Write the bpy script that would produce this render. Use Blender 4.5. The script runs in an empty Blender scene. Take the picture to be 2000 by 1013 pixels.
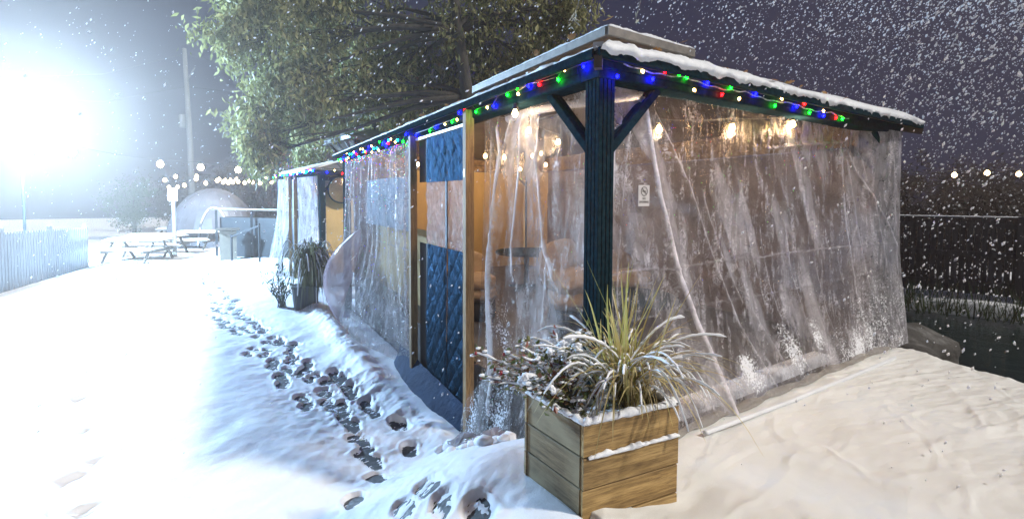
import bpy, bmesh, math, random
import numpy as np
from mathutils import Vector, Matrix, noise as mnoise

random.seed(7)
np.random.seed(7)
S = bpy.context.scene
COL = S.collection

# ------------------------------------------------------------------ camera
CAM = Vector((-1.72868, -1.88657, 1.45334))
CR = Vector((0.851626, -0.524134, 0.004087))
CU = Vector((0.018764, 0.038279, 0.999091))
CF = Vector((0.523814, 0.850775, -0.042434))
FPX = 879.87
cd = bpy.data.cameras.new('camera')
cam = bpy.data.objects.new('camera', cd)
COL.objects.link(cam)
cam.matrix_world = Matrix(((CR.x, CU.x, -CF.x, CAM.x), (CR.y, CU.y, -CF.y, CAM.y), (CR.z, CU.z, -CF.z, CAM.z), (0, 0, 0, 1)))
cd.sensor_width = 36
cd.lens = FPX / 2000 * 36
cd.shift_y = -83.5 / 2000
cd.clip_start = 0.05
cd.clip_end = 400
S.camera = cam


def V(px, py, d):
    """world point at distance d in front of the viewpoint along a sight line (for things measured from the photograph)"""
    return CAM + (CF + CR * ((px - 1000) / FPX) - CU * ((py - 423.0) / FPX)) * d


# ------------------------------------------------------------------ world, sun, exposure
w = bpy.data.worlds.new('World')
S.world = w
w.use_nodes = True
nt = w.node_tree
nt.nodes.clear()
out = nt.nodes.new('ShaderNodeOutputWorld')
sky = nt.nodes.new('ShaderNodeTexSky')
sky.sky_type = 'NISHITA'
sky.sun_disc = False
SUN_EL = math.radians(43)
SUN_DIR = Vector((0.62, -0.78, 0)).normalized() * math.cos(SUN_EL) + Vector((0, 0, math.sin(SUN_EL)))
sky.sun_elevation = SUN_EL
sky.sun_rotation = math.atan2(SUN_DIR.x, SUN_DIR.y)
bg1 = nt.nodes.new('ShaderNodeBackground')
bg1.inputs['Strength'].default_value = 0.002
bg2 = nt.nodes.new('ShaderNodeBackground')
bg2.inputs['Color'].default_value = (0.22, 0.25, 0.66, 1)
bg2.inputs['Strength'].default_value = 0.085
add = nt.nodes.new('ShaderNodeAddShader')
nt.links.new(sky.outputs[0], bg1.inputs['Color'])
nt.links.new(bg1.outputs[0], add.inputs[0])
nt.links.new(bg2.outputs[0], add.inputs[1])
nt.links.new(add.outputs[0], out.inputs['Surface'])
sl = bpy.data.lights.new('yard_light', 'SUN')
sl.energy = 3.8
sl.angle = math.radians(4)
sl.color = (1.0, 0.97, 0.90)
so = bpy.data.objects.new('yard_light', sl)
COL.objects.link(so)
so.location = (8, -10, 12)
so.rotation_euler = SUN_DIR.to_track_quat('Z', 'Y').to_euler()
S.view_settings.view_transform = 'Standard'
S.view_settings.look = 'None'
S.view_settings.exposure = 0
S.view_settings.gamma = 1
S.view_settings.use_curve_mapping = False
S.render.engine = 'CYCLES'
cy = S.cycles
cy.use_denoising = True
cy.max_bounces = 8
cy.diffuse_bounces = 3
cy.glossy_bounces = 3
cy.transmission_bounces = 4
cy.transparent_max_bounces = 40
cy.volume_bounces = 0
cy.sample_clamp_indirect = 4
cy.sample_clamp_direct = 30
cy.caustics_reflective = False
cy.caustics_refractive = False


# ------------------------------------------------------------------ noise
_lat = np.random.rand(256, 256)


def vnoise(x, y):
    xi = np.floor(x).astype(int); yi = np.floor(y).astype(int)
    fx = x - xi; fy = y - yi
    fx = fx * fx * (3 - 2 * fx); fy = fy * fy * (3 - 2 * fy)
    a = _lat[xi % 256, yi % 256]; b = _lat[(xi + 1) % 256, yi % 256]
    c = _lat[xi % 256, (yi + 1) % 256]; d = _lat[(xi + 1) % 256, (yi + 1) % 256]
    return (a * (1 - fx) + b * fx) * (1 - fy) + (c * (1 - fx) + d * fx) * fy


def fbm(x, y, o=4):
    s = 0; a = .5; x = np.asarray(x, float); y = np.asarray(y, float)
    for i in range(o):
        s = s + a * (vnoise(x + 17.3 * i, y - 9.1 * i) - .5); x = x * 2.03; y = y * 2.03; a *= .5
    return s


def sstep(a, b, x):
    t = np.clip((x - a) / (b - a), 0, 1)
    return t * t * (3 - 2 * t)


# ------------------------------------------------------------------ materials
def newmat(name):
    m = bpy.data.materials.new(name)
    m.use_nodes = True
    n = m.node_tree
    n.nodes.clear()
    o = n.nodes.new('ShaderNodeOutputMaterial')
    return m, n, o


def N(n, typ, **kw):
    d = n.nodes.new('ShaderNode' + typ)
    for k, v in kw.items():
        if k in d.inputs:
            d.inputs[k].default_value = v
        else:
            setattr(d, k, v)
    return d


def L(n, a, b):
    n.links.new(a, b)


def coords(n, scale=(1, 1, 1), rot=(0, 0, 0), kind='Object'):
    tc = N(n, 'TexCoord')
    mp = N(n, 'Mapping')
    mp.inputs['Scale'].default_value = scale
    mp.inputs['Rotation'].default_value = rot
    L(n, tc.outputs[kind], mp.inputs['Vector'])
    return mp.outputs[0]


def ramp(n, fac, stops):
    r = N(n, 'ValToRGB')
    e = r.color_ramp.elements
    while len(e) < len(stops):
        e.new(0.5)
    for k, (p, c) in enumerate(stops):
        e[k].position = p
        e[k].color = (*c, 1) if len(c) == 3 else c
    L(n, fac, r.inputs[0])
    return r.outputs[0]


def mathn(n, op, a, b=None, clamp=False):
    m = N(n, 'Math', operation=op, use_clamp=clamp)
    for i, v in enumerate((a, b)):
        if v is None:
            continue
        if isinstance(v, (int, float)):
            m.inputs[i].default_value = v
        else:
            L(n, v, m.inputs[i])
    return m.outputs[0]


def pbr(name, stops, scale=(8, 8, 8), rough=.6, metal=0, bump=.2, bdist=.01, detail=6, nscale=1.0, spec=.5, rot=(0, 0, 0), distort=0, sub=0, rough2=None):
    m, n, o = newmat(name)
    b = N(n, 'BsdfPrincipled', Roughness=rough, Metallic=metal)
    b.inputs['Specular IOR Level'].default_value = spec
    v = coords(n, scale, rot)
    t = N(n, 'TexNoise', Scale=nscale, Detail=detail, Roughness=.6, Distortion=distort)
    L(n, v, t.inputs['Vector'])
    L(n, ramp(n, t.outputs[0], stops), b.inputs['Base Color'])
    if rough2 is not None:
        t3 = N(n, 'TexNoise', Scale=nscale * 2.7, Detail=3)
        L(n, v, t3.inputs['Vector'])
        mr = N(n, 'MapRange')
        mr.inputs['From Min'].default_value = .35; mr.inputs['From Max'].default_value = .65
        mr.inputs['To Min'].default_value = rough; mr.inputs['To Max'].default_value = rough2
        L(n, t3.outputs[0], mr.inputs['Value']); L(n, mr.outputs[0], b.inputs['Roughness'])
    if bump:
        t2 = N(n, 'TexNoise', Scale=nscale * 3, Detail=8, Roughness=.65)
        L(n, v, t2.inputs['Vector'])
        bp = N(n, 'Bump', Strength=bump, Distance=bdist)
        L(n, t2.outputs[0], bp.inputs['Height'])
        L(n, bp.outputs[0], b.inputs['Normal'])
    L(n, b.outputs[0], o.inputs['Surface'])
    return m


def emit(name, col, s):
    m, n, o = newmat(name)
    e = N(n, 'Emission', Color=(*col, 1), Strength=s)
    L(n, e.outputs[0], o.inputs['Surface'])
    return m


def snowmat(name, c1, c2, bump=.5):
    m, n, o = newmat(name)
    b = N(n, 'BsdfPrincipled', Roughness=.55)
    b.inputs['Specular IOR Level'].default_value = .35
    v = coords(n)
    t = N(n, 'TexNoise', Scale=2.2, Detail=8, Roughness=.65)
    L(n, v, t.inputs['Vector'])
    L(n, ramp(n, t.outputs[0], [(.3, c1), (.7, c2)]), b.inputs['Base Color'])
    t2 = N(n, 'TexNoise', Scale=110, Detail=6, Roughness=.75)
    L(n, v, t2.inputs['Vector'])
    t3 = N(n, 'TexNoise', Scale=9, Detail=5, Roughness=.6)
    L(n, v, t3.inputs['Vector'])
    h = mathn(n, 'ADD', mathn(n, 'MULTIPLY', t2.outputs[0], .5), t3.outputs[0])
    bp = N(n, 'Bump', Strength=bump, Distance=.012)
    L(n, h, bp.inputs['Height'])
    L(n, bp.outputs[0], b.inputs['Normal'])
    L(n, b.outputs[0], o.inputs['Surface'])
    return m


M = {}
M['snow'] = snowmat('snow', (.80, .82, .86), (.86, .87, .90))
M['cream'] = snowmat('packed_snow', (.68, .675, .65), (.75, .745, .725), .4)
M['wet'] = pbr('wet_pavement', [(.3, (.018, .02, .024)), (.55, (.05, .055, .06)), (.72, (.16, .17, .19))], (14, 14, 14), .45, 0, .8, .01, rough2=.75)
M['frame'] = pbr('charcoal_paint', [(.35, (.006, .016, .023)), (.6, (.010, .029, .040)), (.8, (.020, .042, .054))], (30, 30, 30), .85, 0, .15, .002, spec=.0)
M['roofmetal'] = pbr('roof_metal', [(.35, (.20, .20, .205)), (.65, (.30, .30, .31))], (6, 6, 6), .5, .3, .1, .003)
M['under'] = pbr('roof_underside', [(.35, (.022, .014, .010)), (.65, (.05, .034, .022))], (5, 5, 5), .7, .1, .2, .004)
M['pvc'] = pbr('white_pvc', [(.3, (.68, .69, .72)), (.7, (.78, .79, .82))], (5, 5, 5), .4, 0, .1, .002)
M['canvas'] = pbr('tan_canvas', [(.3, (.46, .31, .12)), (.7, (.62, .44, .19))], (3, 3, 1.2), .8, 0, .6, .02)
M['tarp'] = pbr('brown_tarp', [(.3, (.09, .07, .068)), (.55, (.19, .15, .14)), (.75, (.34, .26, .24))], (1.6, 1.6, 1.3), .38, 0, .9, .05, detail=9, distort=1.2)
M['gold'] = pbr('crinkled_liner', [(.25, (.10, .06, .03)), (.5, (.30, .19, .09)), (.75, (.6, .42, .22))], (5, 5, 4), .25, .2, 1.0, .06, detail=9, distort=2)
M['floor'] = pbr('deck_floor', [(.3, (.05, .045, .04)), (.7, (.12, .10, .085))], (8, 2, 4), .5, 0, .3)
def quiltmat(name, c1, c2, cl):
    m, n, o = newmat(name)
    b = N(n, 'BsdfDiffuse'); gl = N(n, 'BsdfGlossy', Roughness=.35, Color=(.3, .6, 1, 1)); ms = N(n, 'MixShader'); ms.inputs[0].default_value = .035
    L(n, b.outputs[0], ms.inputs[1]); L(n, gl.outputs[0], ms.inputs[2])
    v = coords(n, (1, 1, .6))
    t = N(n, 'TexNoise', Scale=9, Detail=8, Roughness=.65, Distortion=1.2); L(n, v, t.inputs['Vector'])
    a = N(n, 'Attribute', attribute_name='stitch')
    mx = N(n, 'MixRGB'); mx.inputs[2].default_value = (*cl, 1)
    L(n, a.outputs['Fac'], mx.inputs[0]); L(n, ramp(n, t.outputs[0], [(.3, c1), (.7, c2)]), mx.inputs[1])
    L(n, mx.outputs[0], b.inputs['Color'])
    bp = N(n, 'Bump', Strength=1, Distance=.025); L(n, t.outputs[0], bp.inputs['Height']); L(n, bp.outputs[0], b.inputs['Normal']); L(n, bp.outputs[0], gl.inputs['Normal'])
    L(n, ms.outputs[0], o.inputs['Surface'])
    return m


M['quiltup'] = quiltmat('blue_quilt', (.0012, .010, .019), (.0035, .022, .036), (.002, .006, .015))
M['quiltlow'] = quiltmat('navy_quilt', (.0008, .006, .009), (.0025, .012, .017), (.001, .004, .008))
M['quilt'] = pbr('quilted_navy_fabric', [(.3, (.010, .028, .055)), (.7, (.022, .055, .10))], (9, 9, 5), .5, 0, .9, .02, detail=8, distort=.8)
M['navytarp'] = pbr('navy_tarp', [(.3, (.005, .018, .055)), (.7, (.012, .036, .09))], (5, 5, 5), .75, 0, .8, .03, spec=.15)
M['black'] = pbr('black_fabric', [(.3, (.006, .007, .009)), (.7, (.02, .02, .025))], (6, 6, 6), .7, 0, .3)
M['cover'] = pbr('beige_furniture_cover', [(.3, (.40, .29, .19)), (.7, (.58, .45, .32))], (3, 3, 6), .75, 0, .6, .02)
M['wire'] = pbr('dark_wire', [(.3, (.012, .014, .014)), (.7, (.024, .027, .027))], (9, 9, 9), .5, 0, 0)
M['frostwire'] = pbr('frosted_wire', [(.35, (.10, .10, .10)), (.6, (.65, .66, .7))], (40, 40, 40), .6, 0, .3)
M['bark'] = pbr('bark', [(.3, (.02, .017, .014)), (.7, (.065, .055, .045))], (9, 9, 3), .85, 0, 1, .03)
M['barkgrey'] = pbr('pole_wood', [(.3, (.09, .085, .08)), (.7, (.16, .15, .14))], (9, 9, 1), .85, 0, .6, .02)
M['water'] = pbr('dark_water', [(.4, (.004, .012, .014)), (.7, (.01, .022, .024))], (1.5, 1.5, 1), .18, 0, .35, .03)
M['earth'] = pbr('frozen_earth', [(.3, (.025, .022, .02)), (.55, (.06, .055, .05)), (.72, (.2, .195, .19))], (3, 3, 3), .85, 0, 1, .05)
M['fencedark'] = pbr('dark_fence_wood', [(.3, (.04, .042, .05)), (.7, (.13, .135, .15))], (14, 14, 2), .7, 0, .6, .01)
M['fencewhite'] = pbr('pale_fence_wood', [(.3, (.06, .062, .065)), (.7, (.12, .125, .13))], (14, 14, 2), .7, 0, .4, .01)
M['dome'] = pbr('dome_vinyl', [(.3, (.09, .08, .084)), (.7, (.135, .12, .122))], (2, 2, 2), .4, 0, .2, .02)
M['barwood'] = pbr('bar_wood', [(.3, (.05, .038, .026)), (.7, (.09, .07, .05))], (2, 9, 9), .7, 0, .4)
M['barblue'] = pbr('bar_panel', [(.3, (.005, .006, .007)), (.7, (.010, .012, .014))], (4, 4, 4), .6, 0, .2)
M['bin'] = pbr('bin_plastic', [(.3, (.12, .095, .07)), (.7, (.17, .14, .10))], (4, 4, 4), .6, 0, .2)
M['paper'] = pbr('laminated_paper', [(.3, (.60, .56, .54)), (.7, (.70, .66, .64))], (4, 4, 4), .3, 0, .05)
M['ink'] = pbr('ink', [(.3, (.10, .08, .07)), (.7, (.16, .13, .11))], (4, 4, 4), .5, 0, 0)
M['berry'] = pbr('red_berry', [(.3, (.22, .01, .02)), (.7, (.35, .02, .03))], (20, 20, 20), .3, 0, .05)
M['leafdry'] = pbr('dry_leaf', [(.3, (.20, .09, .03)), (.55, (.38, .20, .07)), (.75, (.45, .36, .12))], (7, 7, 7), .7, 0, .5)
M['soil'] = pbr('soil', [(.3, (.015, .012, .01)), (.6, (.05, .04, .03)), (.72, (.5, .5, .53))], (18, 18, 18), .9, 0, 1, .02)


def wood(name, c1, c2, c3, grain='x', knots=True, weather=None):
    m, n, o = newmat(name)
    b = N(n, 'BsdfPrincipled', Roughness=.68)
    sc = {'x': (1.1, 16, 16), 'y': (16, 1.1, 16), 'z': (16, 16, 1.1)}[grain]
    v = coords(n, sc)
    t = N(n, 'TexNoise', Scale=1.3, Detail=9, Roughness=.62, Distortion=.9)
    L(n, v, t.inputs['Vector'])
    wv = N(n, 'TexNoise', Scale=7.5, Detail=6, Roughness=.75, Distortion=.4)
    L(n, v, wv.inputs['Vector'])
    col = ramp(n, t.outputs[0], [(.30, c1), (.5, c2), (.70, c3)])
    fine = ramp(n, wv.outputs[0], [(.38, (.42, .38, .34)), (.56, (1, 1, 1))])
    mx = N(n, 'MixRGB', blend_type='MULTIPLY')
    mx.inputs[0].default_value = .8
    L(n, col, mx.inputs[1]); L(n, fine, mx.inputs[2])
    res = mx.outputs[0]
    if knots:
        sk = {'x': (1.6, 4.2, 4.2), 'y': (4.2, 1.6, 4.2), 'z': (4.2, 4.2, 1.6)}[grain]
        vk = coords(n, sk)
        vo = N(n, 'TexVoronoi', Scale=1.7)
        L(n, vk, vo.inputs['Vector'])
        kf = ramp(n, vo.outputs['Distance'], [(.06, (1, 1, 1)), (.15, (0, 0, 0))])
        mk = N(n, 'MixRGB')
        mk.inputs[2].default_value = (.055, .03, .014, 1)
        L(n, kf, mk.inputs[0]); L(n, res, mk.inputs[1])
        res = mk.outputs[0]
    oi = N(n, 'ObjectInfo')
    mr_ = N(n, 'MixRGB', blend_type='MULTIPLY'); mr_.inputs[0].default_value = 1
    L(n, ramp(n, oi.outputs['Random'], [(0, (.66, .64, .60)), (.5, (.92, .92, .90)), (1, (1.12, 1.08, 1.0))]), mr_.inputs[2]); L(n, res, mr_.inputs[1])
    vst = coords(n, {'x': (.9, 2.2, 2.2), 'y': (2.2, .9, 2.2), 'z': (2.2, 2.2, .9)}[grain])
    tst = N(n, 'TexNoise', Scale=2.2, Detail=5, Roughness=.6); L(n, vst, tst.inputs['Vector'])
    mst = N(n, 'MixRGB', blend_type='MULTIPLY'); mst.inputs[0].default_value = .85
    L(n, mr_.outputs[0], mst.inputs[1]); L(n, ramp(n, tst.outputs[0], [(.36, (.55, .50, .44)), (.56, (1, 1, 1))]), mst.inputs[2])
    res = mst.outputs[0]
    if weather:
        v2 = coords(n, (2.2, 2.2, 3))
        t4 = N(n, 'TexNoise', Scale=1.5, Detail=6)
        L(n, v2, t4.inputs['Vector'])
        f = ramp(n, t4.outputs[0], [(.42, (0, 0, 0)), (.62, (.85, .85, .85))])
        mw = N(n, 'MixRGB')
        mw.inputs[2].default_value = (*weather, 1)
        L(n, f, mw.inputs[0]); L(n, res, mw.inputs[1])
        res = mw.outputs[0]
    L(n, res, b.inputs['Base Color'])
    bp = N(n, 'Bump', Strength=.5, Distance=.004)
    L(n, mathn(n, 'ADD', wv.outputs[0], t.outputs[0]), bp.inputs['Height'])
    L(n, bp.outputs[0], b.inputs['Normal'])
    L(n, b.outputs[0], o.inputs['Surface'])
    return m


M['plank'] = wood('planter_plank', (.20, .12, .042), (.40, .26, .10), (.54, .37, .165), 'x')
M['plankside'] = wood('weathered_plank', (.10, .085, .05), (.21, .18, .11), (.30, .27, .18), 'y', True, (.16, .18, .13))
M['stud'] = wood('stud_lumber', (.26, .15, .055), (.38, .235, .10), (.47, .31, .15), 'z', False)


def leafmat(name, cols, rough=.6, transl=.35):
    m, n, o = newmat(name)
    b = N(n, 'BsdfPrincipled', Roughness=rough)
    oi = N(n, 'Attribute', attribute_name='tint')
    c = ramp(n, oi.outputs['Fac'], cols)
    L(n, c, b.inputs['Base Color'])
    tr = N(n, 'BsdfTranslucent')
    L(n, c, tr.inputs['Color'])
    mx = N(n, 'MixShader')
    mx.inputs[0].default_value = transl
    L(n, b.outputs[0], mx.inputs[1]); L(n, tr.outputs[0], mx.inputs[2])
    L(n, mx.outputs[0], o.inputs['Surface'])
    return m


M['leaf'] = leafmat('tree_leaf', [(0, (.055, .055, .016)), (.5, (.19, .19, .065)), (1, (.48, .45, .20))])
M['bushleaf'] = leafmat('bush_leaf', [(0, (.03, .05, .03)), (1, (.07, .10, .05))])
M['brownleaf'] = leafmat('brown_twig_leaf', [(0, (.035, .028, .024)), (1, (.09, .07, .06))])
M['nightleaf'] = leafmat('night_bush_leaf', [(0, (.006, .007, .009)), (1, (.022, .022, .026))])  # darker copy of the brown leaf, night shade put into its colour
M['blade'] = leafmat('grass_blade', [(0, (.30, .22, .11)), (.4, (.50, .41, .19)), (.75, (.58, .50, .19)), (1, (.42, .45, .12))], .45)
M['drygrass'] = leafmat('dry_grass_blade', [(0, (.08, .08, .04)), (.6, (.17, .165, .08)), (1, (.34, .32, .22))], .6)
M['shrubleaf'] = leafmat('shrub_leaf', [(0, (.08, .10, .03)), (.6, (.17, .18, .06)), (.85, (.16, .06, .03)), (1, (.22, .04, .03))], .4)


def film(name, base=.2, foldk=.55, crumple=1.0, speck=.0, tint=(.93, .93, .95), rough=.14, milk=(.82, .80, .80), cs=9.0, gl=.5, tl=.45, glow=.14):
    """clear polythene: mostly see-through, milky where it doubles up in folds, glossy crumples, glints painted as white creases, stuck snow"""
    m, n, o = newmat(name)
    v = coords(n)
    n1 = N(n, 'TexNoise', Scale=cs, Detail=7, Roughness=.62, Distortion=1.6); L(n, v, n1.inputs['Vector'])
    vs = coords(n, (1, 1, .22))
    n2 = N(n, 'TexNoise', Scale=cs * 1.7, Detail=4, Roughness=.6, Distortion=.8); L(n, vs, n2.inputs['Vector'])
    vo = N(n, 'TexVoronoi', Scale=cs * 1.3); vo.feature = 'SMOOTH_F1'
    mv = N(n, 'MixRGB'); mv.inputs[0].default_value = .06
    L(n, v, mv.inputs[1]); L(n, n1.outputs['Color'], mv.inputs[2]); L(n, mv.outputs[0], vo.inputs['Vector'])
    h = mathn(n, 'ADD', mathn(n, 'ADD', n1.outputs[0], mathn(n, 'MULTIPLY', n2.outputs[0], .8)), mathn(n, 'MULTIPLY', vo.outputs['Distance'], .8))
    bp = N(n, 'Bump', Strength=min(1, .9 * crumple), Distance=.06)
    L(n, h, bp.inputs['Height'])
    g = N(n, 'BsdfGlossy', Roughness=rough, Color=(1, 1, 1, 1)); L(n, bp.outputs[0], g.inputs['Normal'])
    d = N(n, 'BsdfDiffuse', Color=(*milk, 1)); L(n, bp.outputs[0], d.inputs['Normal'])
    t = N(n, 'BsdfTranslucent', Color=(*milk, 1))
    m1 = N(n, 'MixShader'); m1.inputs[0].default_value = tl
    L(n, d.outputs[0], m1.inputs[1]); L(n, t.outputs[0], m1.inputs[2])
    at = N(n, 'Attribute', attribute_name='fold')
    m2 = N(n, 'MixShader'); L(n, mathn(n, 'MULTIPLY', mathn(n, 'SUBTRACT', 1.15, at.outputs['Fac'], True), gl, True), m2.inputs[0])
    L(n, m1.outputs[0], m2.inputs[1]); L(n, g.outputs[0], m2.inputs[2])
    ver = ramp(n, n1.outputs[0], [(.35, (0, 0, 0)), (.75, (1, 1, 1))])
    fac = mathn(n, 'ADD', mathn(n, 'ADD', mathn(n, 'MULTIPLY', at.outputs['Fac'], foldk), base), mathn(n, 'MULTIPLY', ver, .075 * crumple), True)
    for sc_, amt, wdt in ((cs * .45, .55, .030), (cs * 1.3, .55, .070), (cs * 3.2, .40, .15)):  # crease lines painted milky white to stand in for sparkling glints
        ed = N(n, 'TexVoronoi', Scale=sc_); ed.feature = 'DISTANCE_TO_EDGE'
        me_ = N(n, 'MixRGB'); me_.inputs[0].default_value = .22
        L(n, v, me_.inputs[1]); L(n, n1.outputs['Color'], me_.inputs[2]); L(n, me_.outputs[0], ed.inputs['Vector'])
        ln_ = ramp(n, ed.outputs['Distance'], [(0, (1, 1, 1)), (wdt, (0, 0, 0))])
        msk = ramp(n, n2.outputs[0], [(.48, (0, 0, 0)), (.66, (1, 1, 1))])
        fac = mathn(n, 'ADD', fac, mathn(n, 'MULTIPLY', mathn(n, 'MULTIPLY', ln_, msk), amt * crumple), True)
    tp0 = N(n, 'BsdfTransparent', Color=(*tint, 1))
    rf = N(n, 'BsdfRefraction', Roughness=.30, IOR=1.06, Color=(*tint, 1)); L(n, bp.outputs[0], rf.inputs['Normal'])
    tp = N(n, 'MixShader'); tp.inputs[0].default_value = glow
    L(n, tp0.outputs[0], tp.inputs[1]); L(n, rf.outputs[0], tp.inputs[2])
    m3 = N(n, 'MixShader'); L(n, fac, m3.inputs[0])
    L(n, tp.outputs[0], m3.inputs[1]); L(n, m2.outputs[0], m3.inputs[2])
    res = m3.outputs[0]
    if speck:
        n3 = N(n, 'TexNoise', Scale=62, Detail=4, Roughness=.65); L(n, v, n3.inputs['Vector'])
        n4 = N(n, 'TexNoise', Scale=6, Detail=4, Roughness=.6); L(n, v, n4.inputs['Vector'])
        a2 = N(n, 'Attribute', attribute_name='snow')
        s = mathn(n, 'ADD', mathn(n, 'ADD', n3.outputs[0], mathn(n, 'MULTIPLY', n4.outputs[0], .5)), mathn(n, 'MULTIPLY', a2.outputs['Fac'], .34))
        sf = ramp(n, s, [(.985, (0, 0, 0)), (1.0, (1, 1, 1))])
        s2 = mathn(n, 'MULTIPLY', mathn(n, 'SUBTRACT', s, 1.01), 9, True)
        ds = N(n, 'BsdfDiffuse', Color=(.85, .85, .88, 1))
        m4 = N(n, 'MixShader'); L(n, s2, m4.inputs[0])
        L(n, res, m4.inputs[1]); L(n, ds.outputs[0], m4.inputs[2])
        res = m4.outputs[0]
    L(n, res, o.inputs['Surface'])
    return m


M['filmright'] = film('clear_plastic_front', .07, 1.15, 1.0, 1, milk=(.95, .89, .95), gl=.5, tl=.15, rough=.10)
M['filmnear'] = film('clear_plastic_side', .05, 1.1, .8, 1, milk=(.80, .81, .86), gl=.5)
M['filmleft'] = film('crumpled_plastic', .20, .7, 1.7, 1, milk=(.76, .75, .82), rough=.10, cs=13, gl=.65)
M['filmfar'] = film('plastic_far', .34, .5, 1.3, 0, milk=(.74, .70, .76), cs=7, gl=.5)
M['vinyl'] = film('clear_vinyl_window', .58, .5, 1.6, 0, milk=(.80, .66, .66), rough=.12, cs=15, gl=.45)
M['billow'] = film('billowing_plastic', .55, .5, .15, 0, milk=(.50, .38, .45), cs=3, gl=.12)

BULB = {
    'red': emit('red_bulb_light', (1, .0012, .002), 200), 'green': emit('green_bulb_light', (.0009, 1, .005), 170),
    'blue': emit('blue_bulb_light', (.0008, .0012, 1), 420), 'yellow': emit('amber_bulb_light', (1, .56, .15), 40),
    'cyan': emit('cyan_bulb_light', (.003, .75, 1), 100)}
M['edison'] = emit('warm_bulb_light', (1, .62, .26), 60)
M['distbulb'] = emit('distant_bulb_light', (1, .66, .34), 14)
M['farbulb'] = emit('bright_bulb_light', (1, .86, .64), 30)
M['smallbulb'] = emit('small_bulb_light', (1, .80, .50), 16)
M['floodlens'] = emit('flood_lens_light', (.85, .93, 1), 40)


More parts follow.
